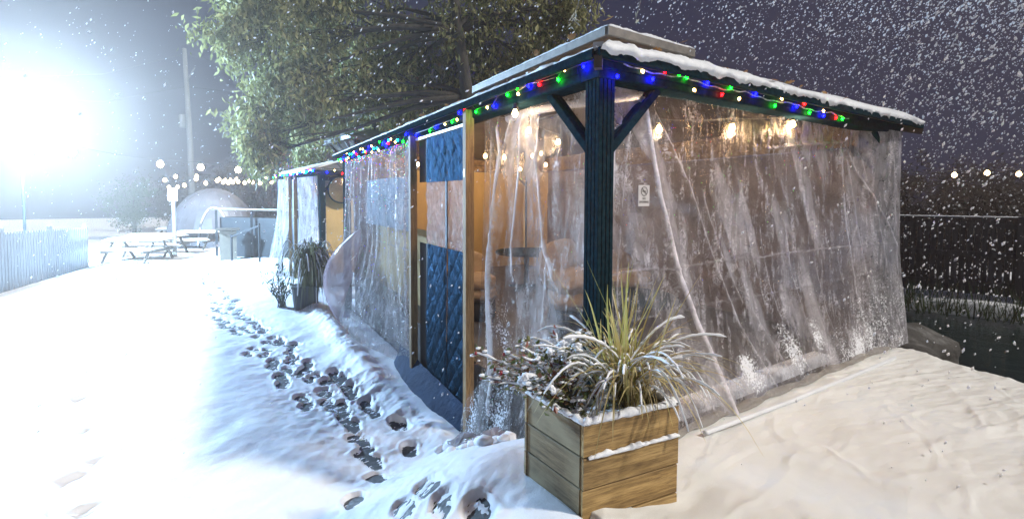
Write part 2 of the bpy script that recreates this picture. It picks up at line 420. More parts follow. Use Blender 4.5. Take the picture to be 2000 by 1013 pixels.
# ------------------------------------------------------------------ mesh helpers
class MB:
    def __init__(s):
        s.v = []; s.f = []

    def poly(s, pts, faces):
        k = len(s.v)
        s.v += [tuple(p) for p in pts]
        s.f += [tuple(i + k for i in f) for f in faces]

    def box(s, x0, x1, y0, y1, z0, z1):
        s.poly([(x0, y0, z0), (x1, y0, z0), (x1, y1, z0), (x0, y1, z0), (x0, y0, z1), (x1, y0, z1), (x1, y1, z1), (x0, y1, z1)],
               [(0, 3, 2, 1), (4, 5, 6, 7), (0, 1, 5, 4), (1, 2, 6, 5), (2, 3, 7, 6), (3, 0, 4, 7)])

    def bar(s, a, b, w, h, up=(0, 0, 1), bev=0):
        a = Vector(a); b = Vector(b); t = (b - a).normalized()
        sd = t.cross(Vector(up))
        if sd.length < 1e-4:
            sd = t.cross(Vector((1, 0, 0)))
        sd.normalize(); u = sd.cross(t).normalized()
        if bev:
            c = [(-w / 2 + bev, -h / 2), (w / 2 - bev, -h / 2), (w / 2, -h / 2 + bev), (w / 2, h / 2 - bev), (w / 2 - bev, h / 2), (-w / 2 + bev, h / 2), (-w / 2, h / 2 - bev), (-w / 2, -h / 2 + bev)]
        else:
            c = [(-w / 2, -h / 2), (w / 2, -h / 2), (w / 2, h / 2), (-w / 2, h / 2)]
        k = len(c)
        s.poly([p + sd * x + u * y for p in (a, b) for x, y in c],
               [tuple(range(k))[::-1], tuple(range(k, 2 * k))] + [(i, (i + 1) % k, k + (i + 1) % k, k + i) for i in range(k)])

    def tube(s, pts, r, n=6, caps=True):
        pts = [Vector(p) for p in pts]
        if not isinstance(r, (list, tuple)):
            r = [r] * len(pts)
        k = len(s.v)
        up = Vector((.13, .21, 1)).normalized()
        for i, p in enumerate(pts):
            t = (pts[min(i + 1, len(pts) - 1)] - pts[max(i - 1, 0)])
            t = t.normalized() if t.length > 1e-9 else Vector((0, 0, 1))
            a = t.cross(up)
            if a.length < .05:
                a = t.cross(Vector((1, 0, 0)))
            a.normalize(); b = t.cross(a)
            for j in range(n):
                q = p + (a * math.cos(2 * math.pi * j / n) + b * math.sin(2 * math.pi * j / n)) * r[i]
                s.v.append(tuple(q))
        for i in range(len(pts) - 1):
            for j in range(n):
                s.f.append((k + i * n + j, k + i * n + (j + 1) % n, k + (i + 1) * n + (j + 1) % n, k + (i + 1) * n + j))
        if caps:
            s.f.append(tuple(k + j for j in range(n))[::-1])
            s.f.append(tuple(k + (len(pts) - 1) * n + j for j in range(n)))

    def lathe(s, c, prof, n=12):
        """prof: list of (radius, z) about a vertical axis at c"""
        k = len(s.v); c = Vector(c)
        for r, z in prof:
            for j in range(n):
                s.v.append((c.x + r * math.cos(2 * math.pi * j / n), c.y + r * math.sin(2 * math.pi * j / n), c.z + z))
        for i in range(len(prof) - 1):
            for j in range(n):
                s.f.append((k + i * n + j, k + i * n + (j + 1) % n, k + (i + 1) * n + (j + 1) % n, k + (i + 1) * n + j))
        s.f.append(tuple(k + j for j in range(n))[::-1])
        s.f.append(tuple(k + (len(prof) - 1) * n + j for j in range(n)))

    def blob(s, c, r, sx=1, sy=1, sz=1, seed=0, rough=.25, n=1):
        bm = bmesh.new()
        bmesh.ops.create_icosphere(bm, subdivisions=n, radius=1)
        pts = []
        for v in bm.verts:
            q = v.co * (1 + rough * mnoise.noise(v.co * 1.7 + Vector((seed * 3.1, seed * 1.7, seed))))
            pts.append((c[0] + q.x * r * sx, c[1] + q.y * r * sy, c[2] + q.z * r * sz))
        s.poly(pts, [[v.index for v in f.verts] for f in bm.faces])
        bm.free()

    def grid(s, P, closed=False):
        """P: array (nu, nv, 3)"""
        nu, nv = P.shape[:2]
        k = len(s.v)
        s.v += [tuple(q) for q in P.reshape(-1, 3).tolist()]
        for i in range(nu - 1):
            for j in range(nv - 1):
                a = k + i * nv + j
                s.f.append((a, a + 1, a + nv + 1, a + nv))

    def build(s, name, mat, parent=None, smooth=False, local=False, attrs=None):
        me = bpy.data.meshes.new(name)
        off = parent.matrix_parent_off if False else None
        vs = s.v
        if parent is not None and not local:
            o0 = WORLD[parent.name]
            vs = [(x - o0.x, y - o0.y, z - o0.z) for x, y, z in s.v]
        me.from_pydata(vs, [], s.f)
        me.materials.append(mat)
        if smooth:
            me.polygons.foreach_set('use_smooth', [True] * len(me.polygons))
        if attrs:
            for an, vals in attrs.items():
                a = me.attributes.new(an, 'FLOAT', 'POINT')
                a.data.foreach_set('value', np.asarray(vals, np.float32).ravel())
        me.update()
        o = bpy.data.objects.new(name, me)
        COL.objects.link(o)
        if parent is not None:
            o.parent = parent
            WORLD[o.name] = WORLD[parent.name] if not local else Vector((0, 0, 0))
        else:
            WORLD[o.name] = Vector((0, 0, 0))
        return o


WORLD = {}


def tag(o, label=None, cat=None, group=None, kind=None):
    if label: o['label'] = label
    if cat: o['category'] = cat
    if group: o['group'] = group
    if kind: o['kind'] = kind
    return o


def thing(name, label, cat, loc=(0, 0, 0), group=None, rz=0):
    o = bpy.data.objects.new(name, None)
    o.empty_display_size = .1
    COL.objects.link(o)
    o.location = loc
    o.rotation_euler = (0, 0, rz)
    WORLD[o.name] = Vector(loc)
    return tag(o, label, cat, group)


def copy_tree(o, parent=None):
    c = o.copy()
    COL.objects.link(c)
    c.parent = parent
    for ch in [x for x in bpy.data.objects if x.parent == o]:
        copy_tree(ch, c)
    return c


def npmesh(name, P, mat, attrs=None, smooth=True, kind=None, mats=None, midx=None):
    """fast heightfield grid from array (nu, nv, 3)"""
    nu, nv = P.shape[:2]
    me = bpy.data.meshes.new(name)
    me.vertices.add(nu * nv)
    me.vertices.foreach_set('co', P.reshape(-1).astype(np.float32))
    ii, jj = np.meshgrid(np.arange(nu - 1), np.arange(nv - 1), indexing='ij')
    a = (ii * nv + jj).ravel()
    q = np.stack([a, a + nv, a + nv + 1, a + 1], 1).astype(np.int32)
    nf = len(q)
    me.loops.add(nf * 4)
    me.loops.foreach_set('vertex_index', q.ravel())
    me.polygons.add(nf)
    me.polygons.foreach_set('loop_start', np.arange(0, nf * 4, 4, dtype=np.int32))
    me.polygons.foreach_set('use_smooth', np.full(nf, smooth))
    me.materials.append(mat)
    if attrs:
        for an, vals in attrs.items():
            at = me.attributes.new(an, 'FLOAT', 'POINT')
            at.data.foreach_set('value', np.asarray(vals, np.float32).ravel())
    me.update(calc_edges=True)
    o = bpy.data.objects.new(name, me)
    COL.objects.link(o)
    WORLD[o.name] = Vector((0, 0, 0))
    if kind: o['kind'] = kind
    return o


# ------------------------------------------------------------------ ground
def base_h(x, y):
    """height of the yard: level by the patio, dropping to the trodden path along the gazebos"""
    x = np.asarray(x, float); y = np.asarray(y, float)
    low = -.58 - .02 * np.clip(y - 4, 0, 6) - .022 * np.clip(y - 8, 0, 10) + 0 * x
    sx = sstep(-.55, -1.7, x)
    sy = sstep(.02, 1.35, y + .25 * np.clip(x + .1, -.4, 0))
    s = 1 - (1 - sx) * (1 - sy)
    return low * s


PATH = [(-.90, -.1), (-.92, .55), (-.86, 1.15), (-.85, 1.6), (-1.02, 2.5), (-1.3, 3.6), (-1.6, 5.4), (-1.83, 7.6), (-2.15, 10.7), (-2.7, 14.9), (-2.95, 17.5)]
PATH2 = [(-.45, .72), (-.56, 1.15), (-.60, 1.65), (-.66, 2.15), (-.86, 2.9), (-1.1, 3.8)]


def along(poly, step):
    pts = []
    for (x0, y0), (x1, y1) in zip(poly, poly[1:]):
        d = math.hypot(x1 - x0, y1 - y0); k = max(1, int(d / step))
        for i in range(k):
            t = i / k
            pts.append((x0 + (x1 - x0) * t, y0 + (y1 - y0) * t, math.atan2(y1 - y0, x1 - x0)))
    return pts


prints = []   # x, y, angle, length, width, depth factor
rr = random.Random(3)
FOOT = [(-1.9, 6.95), (-1.72, 5.94), (-1.47, 6.48), (-1.42, 4.64), (-1.55, 4.97), (-1.16, 4.92), (-1.33, 3.47), (-1.02, 4.0), (-1.3, 5.4), (-1.5, 5.6), (-1.65, 6.3), (-1.2, 5.25), (-1.35, 4.3), (-1.22, 3.9), (-1.38, 5.8), (-1.12, 4.68), (-1.14, 4.26), (-1.09, 3.75), (-0.81, 3.49), (-1.07, 3.46), (-0.78, 3.04), (-1.0, 3.07), (-0.75, 2.79), (-1.19, 2.79), (-1.0, 2.76), (-0.68, 2.54), (-0.98, 2.61), (-0.65, 2.3), (-0.91, 2.41), (-0.53, 1.95), (-0.88, 2.17), (-0.88, 1.92), (-0.88, 1.78), (-0.58, 1.54), (-0.9, 1.66), (-0.86, 1.51), (-0.88, 1.27), (-0.86, 0.44), (-0.85, 0.18), (-1.11, 1.03), (-0.99, 0.43), (-0.77, -0.01), (-2.17, 7.63), (-1.94, 6.68), (-1.81, 7.94), (-1.63, 7.27), (-1.93, 9.58), (-1.64, 8.79), (-2.11, 10.91), (-1.78, 10.38), (-2.07, 12.72), (-1.83, 11.39), (-2.38, 14.83), (-1.94, 13.53), (-2.32, 16.6), (-2.59, 18.82), (-2.89, 21.23), (-1.45, 6.14), (-2.12, 8.4)]
for x, y in FOOT + [(x_ + rr.uniform(-.1, .1), y_ + rr.choice((-.2, .22))) for x_, y_ in FOOT if 2.4 < y_ < 9]:
    a = math.atan2(1, -.12 - .06 * (y > 3)) + rr.uniform(-.3, .3)
    prints.append((x + rr.uniform(-.02, .02), y, a, rr.uniform(.21, .27), rr.uniform(.125, .155), 1.5))
sd = 1
for lane in (-.13, .13):
    for (x, y, a) in along(PATH, .34):
        if y < 6.2: continue
        prints.append((x + lane + rr.uniform(-.08, .08), y + rr.uniform(-.12, .12) + .17 * (lane > 0), a + rr.uniform(-.3, .3), .34, .19, 1.5))
for x, y in ((-3.19, 6.02), (-3.54, 7.46), (-3.9, 8.5), (-3.25, 4.8), (-3.05, 3.9), (-2.89, 3.08), (-2.67, 2.39), (-2.74, 2.23), (-2.6, 1.75)):
    prints.append((x, y, rr.uniform(1.3, 1.9), .30, .13, .32))


def axis(segs):
    v = []
    for a, b, st in segs:
        v += list(np.arange(a, b - 1e-6, st))
    v.append(segs[-1][1])
    return np.array(v)


gx = axis([(-40, -12, 4), (-12, -5, .5), (-5, -2.3, .06), (-2.3, -1.5, .03), (-1.5, .02, .0145), (.02, .5, .12), (.5, 12, 2.3), (12, 45, 8)])
gy = axis([(-14, -3, 2), (-3, -.2, .12), (-.2, 3.2, .0155), (3.2, 6.5, .033), (6.5, 12, .06), (12, 20, .11), (20, 60, 4)])
X, Y = np.meshgrid(gx, gy, indexing='ij')
pave = base_h(X, Y)
depth = .068 + .05 * fbm(X * .9, Y * .9, 4) + .03 * fbm(X * 4.5, Y * 4.5, 4)
# trodden strip between the lanes: rougher, thinner snow
PX = np.array([q[0] for q in PATH]); PY = np.array([q[1] for q in PATH])
cx = np.interp(Y, PY, PX)
strip = np.exp(-((X - cx) / .36) ** 2) * sstep(-.1, .4, Y) * sstep(19, 17, Y)
rough_n = fbm(X * 14, Y * 14, 4)
depth = depth * (1 - .60 * strip) + strip * rough_n * .034
# the shovelled bank beside the path and by the wall
bank = np.exp(-((X + .52) / .17) ** 2) * sstep(2.0, 3.4, Y) * sstep(9, 6.5, Y)
depth += bank * (.10 + .10 * fbm(X * 4, Y * 4, 4) + .03 * fbm(X * 22, Y * 22, 3))
bank2 = np.exp(-((X - cx - .5) / .13) ** 2) * sstep(.5, 1, Y) * sstep(4, 3, Y)
depth += bank2 * (.03 + .05 * fbm(X * 13, Y * 13, 3))
edge_n = fbm(X * 11, Y * 11, 3)
press = np.zeros_like(X); rim = np.zeros_like(X); thin = np.zeros_like(X)
for (x, y, a, ln, wd, dp) in prints:
    i0, i1 = np.searchsorted(gx, [x - .4, x + .4]); j0, j1 = np.searchsorted(gy, [y - .4, y + .4])
    if i1 <= i0 or j1 <= j0: continue
    dx = X[i0:i1, j0:j1] - x; dy = Y[i0:i1, j0:j1] - y
    u = dx * math.cos(a) + dy * math.sin(a); v_ = -dx * math.sin(a) + dy * math.cos(a)
    if dp > 1: thin[i0:i1, j0:j1] = np.maximum(thin[i0:i1, j0:j1], np.exp(-((dx ** 2 + dy ** 2) / .055)))
    waist = 1 - .22 * np.exp(-((u + .03) / .05) ** 2)
    rad = np.sqrt((u / (ln / 2)) ** 2 + (v_ / (wd / 2) / waist) ** 2) + edge_n[i0:i1, j0:j1] * .9
    press[i0:i1, j0:j1] = np.maximum(press[i0:i1, j0:j1], sstep(1.12, .78, rad) * dp)
    rim[i0:i1, j0:j1] = np.maximum(rim[i0:i1, j0:j1], np.exp(-((rad - 1.25) / .2) ** 2))
tread = .5 + .5 * np.sin((X * .35 + Y) * 190 + 3 * edge_n)
depth = depth * (1 - .80 * thin) + .030 * thin * np.maximum(fbm(X * 19, Y * 19, 4) + .12, 0)
depth_p = depth * (1 - np.clip(press, 0, 1)) + .008 * rim * (1 - np.clip(press, 0, 1)) + np.clip(press, 0, 1) * (-.011 + .034 * fbm(X * 34, Y * 34, 3) + .006 * tread)
H = pave + depth_p
inside = sstep(.0, .02, X) * sstep(.15, .3, Y)
H = H - .25 * inside
pat = sstep(-.46, -.42, X) * sstep(.05, -.02, Y)
H = H - .35 * pat
# the yard falls away right of the patio
H = np.where(X > 3.3, np.minimum(H, -.9), H)
snow = npmesh('snow_ground', np.stack([X, Y, H], -1), M['snow'], kind='structure')
gxp = axis([(-8, -2.6, .6), (-2.6, .0, .1), (.0, .1, .1)]); gyp = axis([(-3, 0, .3), (0, 20, .2)])
XP, YP = np.meshgrid(gxp, gyp, indexing='ij')
npmesh('pavement', np.stack([XP, YP, base_h(XP, YP) - .004 - .4 * (sstep(-.5, -.4, XP) * sstep(.1, 0, YP))], -1), M['wet'], kind='structure')

# patio: wind-rippled snow over a raised slab, with an edge that drops to the pond
u = np.linspace(0, 1, 420); v = np.linspace(0, 1, 360)
Uu, Vv = np.meshgrid(u, v, indexing='ij')
yy = -.085 - 3.0 * Vv ** 1.25
xl = -.46 - .0 * Vv
xr = 3.86 - .235 * (-yy) + .03 * fbm(yy * 2, yy * 0, 3)
xx = xl + (xr - xl) * Uu
ang = xx * .55 - yy * 1.0
rp = fbm(xx * 1.6 + 2.2 * yy, yy * 3.1 - .5 * xx, 4)
ridge = np.abs(fbm(xx * 1.3 + 1.1 * yy + 5, (yy - .25 * xx) * 4.2, 3))
fine = fbm((xx * .8 - yy * .4) * 5, (yy * 1.0 + xx * .35) * 16, 3)
ripp = np.maximum(0, fbm(xx * .7 + yy * 2.2, (yy + .22 * xx) * 9.5, 3)) ** .8
drift = np.maximum(0, .06 - np.abs(fbm(xx * 1.0 + .9 * yy + 3, (yy - .55 * xx) * 2.4, 3)))
zz = .012 + .035 * rp - .06 * np.minimum(ridge, .14) + .03 * fine * sstep(.8, 2.6, xx) + .034 * ripp * sstep(1.0, 3.0, xx) + .10 * drift * sstep(.3, .9, xx) * sstep(4, 2.5, xx)
zz = zz + .065 * np.exp(-((xx + .42) / .2) ** 2 - ((yy + .40) / .25) ** 2) - .035 * np.exp(-((xx - .12) / .2) ** 2 - ((yy + .52) / .16) ** 2)
zz = zz * sstep(-.085, -.2, yy) + .006
zz = zz - .55 * sstep(.985, 1.0, Uu) - .3 * sstep(.012, .0, Uu)
npmesh('patio_snow', np.stack([xx, yy, zz], -1), M['cream'], kind='structure')

# pond and bank right of the patio
mb = MB()
mb.box(3.0, 13.5, -9, 6, -1.4, -.62)
tag(mb.build('pond', M['water']), kind='structure')
u = np.linspace(0, 1, 60); v = np.linspace(0, 1, 14)
Uu, Vv = np.meshgrid(u, v, indexing='ij')
A = np.array([7.6, 5.0]); B = np.array([11.0, -4.0])
bx = A[0] + (B[0] - A[0]) * Uu + Vv * .75; by = A[1] + (B[1] - A[1]) * Uu + Vv * .25
bz = -.75 + .38 * sstep(0, .2, Vv) + .12 * fbm(bx * 1.3, by * 1.3, 3) + .1 * Vv
npmesh('pond_bank', np.stack([bx, by, bz], -1), M['snow'], kind='structure')


def boulder(name, c, r, sx, sy, sz, seed, label, mat, cat='boulder', group=None):
    mb = MB(); mb.blob(c, r, sx, sy, sz, seed, .5, 4)
    o = mb.build(name, mat, smooth=True)
    return tag(o, label, cat, group)


boulder('earth_mound', (5.1, .25, -.62), .75, 1.2, .85, .62, 3, 'low grey brown mound of frozen earth just beyond the patio corner', M['earth'], 'mound')

# ------------------------------------------------------------------ gazebos
def gazebo(label, loc, rz, Wx, Wy, hb, zb, ring, zring, zeave, cupx, cupy):
    """ring = inset of the lower roof opening, cupx/cupy = eave extents of the raised top roof"""
    g = thing('gazebo', label, 'gazebo', loc, None, rz)
    B = dict(local=True)
    O = .19; ze = hb + .055
    # fluted posts
    for (x, y) in ((0, 0), (Wx, 0), (0, Wy), (Wx, Wy)):
        m = MB(); hw = .058; k = 4; prof = []
        for sx_, sy_, tx, ty in ((-1, -1, 1, 0), (1, -1, 0, 1), (1, 1, -1, 0), (-1, 1, 0, -1)):
            for i in range(k):
                a0 = -hw + 2 * hw * i / k; a1 = -hw + 2 * hw * (i + 1) / k
                for s_, dep in ((a0 + .004, 0), (a1 - .004, 0), (a1 - .003, .007), (a1 + .003, .007)):
                    if i == k - 1 and dep: continue
                    nx, ny = ty, -tx
                    cx_ = s_ * tx + (hw - dep) * nx; cy_ = s_ * ty + (hw - dep) * ny
                    prof.append((x + cx_, y + cy_))
        n_ = len(prof)
        m.poly([(px, py, z) for z in (zb, hb + .02) for px, py in prof],
               [tuple(range(n_))[::-1], tuple(range(n_, 2 * n_))] + [(i, (i + 1) % n_, n_ + (i + 1) % n_, n_ + i) for i in range(n_)])
        m.build('post', M['frame'], g, **B)
    for a, b in (((-.075, 0), (Wx + .075, 0)), ((-.075, Wy), (Wx + .075, Wy)), ((0, .078), (0, Wy - .078)), ((Wx, .078), (Wx, Wy - .078))):
        m = MB()
        m.bar((*a, hb + .075), (*b, hb + .075), .15, .15, bev=.008)
        sd_ = Vector((b[1] - a[1], a[0] - b[0], 0)).normalized()
        for q in (-.078, .078):
            pa = Vector((*a, hb + .075)) + sd_ * q; pb = Vector((*b, hb + .075)) + sd_ * q
            ins = (pb - pa).normalized() * .02
            m.bar(pa + ins, pb - ins, .008, .05)
        m.build('beam', M['frame'], g, **B)
    # knee braces
    for (x, y, ax, sg) in ((0, 0, 'x', 1), (Wx, 0, 'x', -1), (0, Wy, 'x', 1), (Wx, Wy, 'x', -1), (0, 0, 'y', 1), (0, Wy, 'y', -1), (Wx, 0, 'y', 1), (Wx, Wy, 'y', -1)):
        m = MB()
        d = Vector((sg, 0, 0)) if ax == 'x' else Vector((0, sg, 0))
        p0 = Vector((x, y, hb - .37)) + d * .058; p1 = Vector((x, y, hb + .0)) + d * .43
        sdv = Vector((0, 0, 1)).cross(d)
        for q in (-.024, .024):
            m.bar(p0 + sdv * q, p1 + sdv * q, .034, .05, bev=.005)
        m.bar(p0, p1, .02, .036)
        m.build('brace', M['frame'], g, **B)
    # eave fascia
    x0, x1, y0, y1 = -O, Wx + O, -O, Wy + O
    for a, b in (((x0, y0), (x1, y0)), ((x1, y0 + .03), (x1, y1 - .03)), ((x1, y1), (x0, y1)), ((x0, y1 - .03), (x0, y0 + .03))):
        m = MB(); m.bar((*a, ze + .023), (*b, ze + .023), .028, .046, bev=.004); m.build('fascia', M['frame'], g, **B)
    # lower roof
    rx0, rx1, ry0, ry1 = ring
    zt = ze + .046
    E_ = [(x0, y0), (x1, y0), (x1, y1), (x0, y1)]; R_ = [(rx0, ry0), (rx1, ry0), (rx1, ry1), (rx0, ry1)]
    for i in range(4):
        j = (i + 1) % 4
        m = MB()
        q = [(*E_[i], zt), (*E_[j], zt), (*R_[j], zring), (*R_[i], zring)]
        m.poly(q + [(a, b, c - .012) for a, b, c in q], [(0, 1, 2, 3), (7, 6, 5, 4), (0, 4, 5, 1), (1, 5, 6, 2), (2, 6, 7, 3), (3, 7, 4, 0)])
        rp_ = m.build('roof_panel', M['roofmetal'], g, **B)
        nseam = max(3, int(math.dist(E_[i], E_[j]) / .6))
        for k in range(1, nseam):
            t = k / nseam
            e = Vector(q[0]).lerp(Vector(q[1]), t)
            # seam runs square to the eave up to the hip or the ring
            inw = (Vector(((E_[i][0] + R_[i][0]) / 2, 0, 0)) * 0)
            dirv = Vector((-(E_[j][1] - E_[i][1]), E_[j][0] - E_[i][0], 0)).normalized()
            dep = abs((Vector(R_[i]).to_3d() - Vector(E_[i]).to_3d()).dot(dirv))
            ln = math.dist(E_[i], E_[j])
            di = abs((Vector(R_[i]).to_3d() - Vector(E_[i]).to_3d()).dot((Vector(E_[j]) - Vector(E_[i])).to_3d().normalized()))
            dj = abs((Vector(R_[j]).to_3d() - Vector(E_[j]).to_3d()).dot((Vector(E_[j]) - Vector(E_[i])).to_3d().normalized()))
            fr = min(1, t * ln / max(di, .01), (1 - t) * ln / max(dj, .01))
            top = e + dirv * dep * fr; top.z = zt + (zring - zt) * fr
            m = MB(); m.bar(e + Vector((0, 0, .012)), top + Vector((0, 0, .012)), .02, .024); m.build('seam', M['roofmetal'], rp_, **B)
        m = MB()
        a = Vector((*E_[i], zt + .01)); b = Vector((*R_[i], zring + .01))
        m.bar(a, b, .05, .03)
        m.build('hip_cap', M['roofmetal'], g, **B)
        m = MB()
        q2 = [(a_, b_, c_ - .03) for a_, b_, c_ in q]
        m.poly(q2 + [(a_, b_, c_ - .01) for a_, b_, c_ in q2], [(0, 1, 2, 3), (7, 6, 5, 4), (0, 4, 5, 1), (1, 5, 6, 2), (2, 6, 7, 3), (3, 7, 4, 0)])
        m.build('soffit', M['under'], g, **B)
        m = MB(); m.bar(a - Vector((0, 0, .08)), b - Vector((0, 0, .08)), .04, .06); m.build('rafter', M['under'], g, **B)
    # raised top roof
    cx0, cx1 = cupx; cy0, cy1 = cupy
    C_ = [(cx0, cy0), (cx1, cy0), (cx1, cy1), (cx0, cy1)]
    fh = .085
    for i in range(4):
        j = (i + 1) % 4
        m = MB()
        a = Vector((*C_[i], zeave - fh / 2)); b = Vector((*C_[j], zeave - fh / 2)); t = (b - a).normalized()
        ins = .016 if i % 2 else -.0
        m.bar(a + t * ins, b - t * ins, .03, fh, bev=.004)
        m.build('top_fascia', M['roofmetal'] if label.startswith('far') else M['frame2'], g, **B)
    mx, my = (cx0 + cx1) / 2, (cy0 + cy1) / 2
    hl = max(0, (cy1 - cy0) - (cx1 - cx0)) / 2
    hx = max(0, (cx1 - cx0) - (cy1 - cy0)) / 2
    za = zeave + min(cx1 - cx0, cy1 - cy0) / 2 * .34
    RA, RB = (mx - hx, my - hl, za), (mx + hx, my + hl, za)
    for i, top in enumerate(((RA, RB) if hx > 0 else (RA,), (RB,) if hx > 0 else (RA, RB), (RB, RA) if hx > 0 else (RB,), (RA,) if hx > 0 else (RB, RA))):
        j = (i + 1) % 4
        pts = [(*C_[i], zeave + .004), (*C_[j], zeave + .004)]
        tp = list(top)
        if len(tp) == 2:
            if i == 0: tp = [RB, RA]
            elif i == 1: tp = [RB, RA]
            elif i == 2: tp = [RA, RB]
            else: tp = [RA, RB]
        m = MB(); q = pts + tp; k = len(q)
        m.poly(q + [(a, b, c - .012) for a, b, c in q], [tuple(range(k)), tuple(range(k, 2 * k))[::-1]] + [(p_, k + p_, k + (p_ + 1) % k, (p_ + 1) % k) for p_ in range(k)])
        m.build('top_roof_panel', M['roofmetal'], g, **B)
    # vent frame between the two roofs: corner struts and slanted side struts
    for i in range(4):
        j = (i + 1) % 4
        a = Vector((*R_[i], zring)); c = Vector((*C_[i], zeave - fh))
        ctr = Vector((mx, my, 0))
        ci = Vector((c.x + (mx - c.x) * .12, c.y + (my - c.y) * .12, c.z))
        m = MB(); m.bar(a, ci, .035, .05); m.build('vent_strut', M['under'], g, **B)
        a2 = Vector((*R_[j], zring)); c2 = Vector((*C_[j], zeave - fh))
        cj = Vector((c2.x + (mx - c2.x) * .12, c2.y + (my - c2.y) * .12, c2.z))
        for t in (.35, .68):
            m = MB(); m.bar(a.lerp(a2, t), ci.lerp(cj, t), .03, .04); m.build('vent_strut', M['roofmetal'], g, **B)
        m = MB()
        lo, lo2 = a + Vector((0, 0, -.02)), a2 + Vector((0, 0, -.02))
        hi, hi2 = ci.lerp(a, .0), cj.lerp(a2, .0)
        inn = (ctr - (lo + lo2) / 2); inn.z = 0; inn = inn.normalized() * .05
        m.poly([lo + inn, lo2 + inn, hi2 + inn, hi + inn], [(0, 1, 2, 3)])
        m.poly([p + inn * .2 for p in (lo + inn, lo2 + inn, hi2 + inn, hi + inn)], [(3, 2, 1, 0)])
        m.build('vent_panel', M['under'], g, **B)
    if label.startswith('far'):
        m = MB(); m.lathe((mx, my, za - .01), [(.03, 0), (.03, .05), (.07, .08), (.09, .13), (.07, .18), (.02, .21)], 10); m.build('finial', M['frame'], g, smooth=True, **B)
    return g


M['frame2'] = pbr('bronze_trim', [(.35, (.16, .145, .13)), (.65, (.24, .215, .19))], (9, 9, 9), .5, .2, .1, .002)
HB = 2.094
WX, WY = 3.874, 6.60
G1 = gazebo('large charcoal gazebo with a two tier roof wrapped in clear plastic in the foreground', (0, 0, 0), 0, WX, WY, HB, -.75,
            (1.55, 2.35, 1.60, 4.15), 2.70, 3.09, (1.33, 2.62), (1.36, 4.22))
TH2 = math.atan2(.15, .989)
WX2, WY2, HB2 = 4.4, 3.9, 1.965
O2 = Vector((.01, 9.41, 0))
G2 = gazebo('far smaller gazebo with a grey peaked roof standing beyond the large one', tuple(O2), TH2, WX2, WY2, HB2, -1.2,
            (1.45, 2.95, 1.3, 2.6), 2.55, 3.07, (1.0, 3.3), (.85, 3.05))
bpy.context.view_layer.update()


def g2w(x, y, z):
    c, s = math.cos(TH2), math.sin(TH2)
    return Vector((O2.x + c * x - s * y, O2.y + s * x + c * y, z))


# snow lying on the roofs
def roof_snow(name, e0, e1, r0, r1, th, label, nu=160, nv=10, over=.03, seed=0, drip=.03, part=1.0):
    e0, e1, r0, r1 = map(np.array, (e0, e1, r0, r1))
    u = np.linspace(0, 1, nu); v = np.linspace(0, 1, nv)
    U, Vv = np.meshgrid(u, v, indexing='ij')
    ln = np.linalg.norm(e1 - e0)
    P = (e0[None, None] * (1 - U[..., None]) + e1[None, None] * U[..., None]) * (1 - Vv[..., None] * part) + (r0[None, None] * (1 - U[..., None]) + r1[None, None] * U[..., None]) * Vv[..., None] * part
    ew = np.minimum(np.minimum(U, 1 - U) * ln / .05, 1)
    ev = np.minimum((Vv) / .13, 1)
    t = th * (np.sqrt(ev) * .75 + .25) * (.3 + .7 * np.sqrt(ew))
    t = t * (1 + 1.1 * fbm(U * ln * 5 + seed, Vv * 4 + seed, 4)) + .02 * fbm(U * ln * 26 + seed, Vv * 12, 3)
    t = np.maximum(t, .004)
    up = P.copy(); up[..., 2] += t
    out_ = (e0 - r0 + e1 - r1); out_[2] = 0; out_ = out_ / np.linalg.norm(out_)
    k = (1 - Vv) ** 3
    ov = over * (.6 + 1.6 * fbm(U * ln * 9 + seed, U * 0 + 3, 4))
    up[..., :2] += (k * ov)[..., None] * out_[:2]
    # front lip curls over the fascia
    lip = up[:, :1].copy(); lip[..., 2] -= (t[:, :1] + np.maximum(.004, drip * (.5 + 2.2 * fbm(U[:, :1] * ln * 12 + seed, U[:, :1] * 0 + 8, 4))))
    lip[..., :2] -= (.012 * out_[:2])
    back = P[:, :1].copy(); back[..., 2] += .003
    G = np.concatenate([back, lip, up, P[:, -1:]], 1)
    o = npmesh(name, G, M['snow'], kind='stuff')
    return tag(o, label, 'snow')


O = .19; ZT = HB + .055 + .046
roof_snow('roof_snow', (WX + O, -O, ZT), (-O, -O, ZT), (2.35, 1.60, 2.70), (1.55, 1.60, 2.70), .075, 'thick bright snow on the roof edge facing right of the near gazebo', 320, 20, .05, 1, .035)
roof_snow('roof_snow', (-O, -O, ZT), (-O, WY + O, ZT), (1.55, 1.60, 2.70), (1.55, 4.15, 2.70), .038, 'blue lit snow along the long left roof edge of the near gazebo', 420, 16, .025, 5, .014)
roof_snow('roof_snow', (2.62, 1.36, 3.094), (1.33, 1.36, 3.094), (1.975, 2.0, 3.31), (1.975, 2.0, 3.31), .035, 'snow on the short edge of the raised top roof of the near gazebo', 90, 8, .012, 9, .006)
roof_snow('roof_snow', (1.33, 1.36, 3.094), (1.33, 4.22, 3.094), (1.975, 2.0, 3.31), (1.975, 3.57, 3.31), .03, 'snow on the long edge of the raised top roof of the near gazebo', 140, 8, .012, 11, .006)
z2 = HB2 + .101
roof_snow('roof_snow', tuple(g2w(-O, -O, z2)), tuple(g2w(-O, WY2 + O, z2)), tuple(g2w(1.45, 1.3, 2.55)), tuple(g2w(1.45, 2.6, 2.55)), .05, 'blue snow on the left roof slope of the far gazebo', 90, 10, .02, 15, .01)
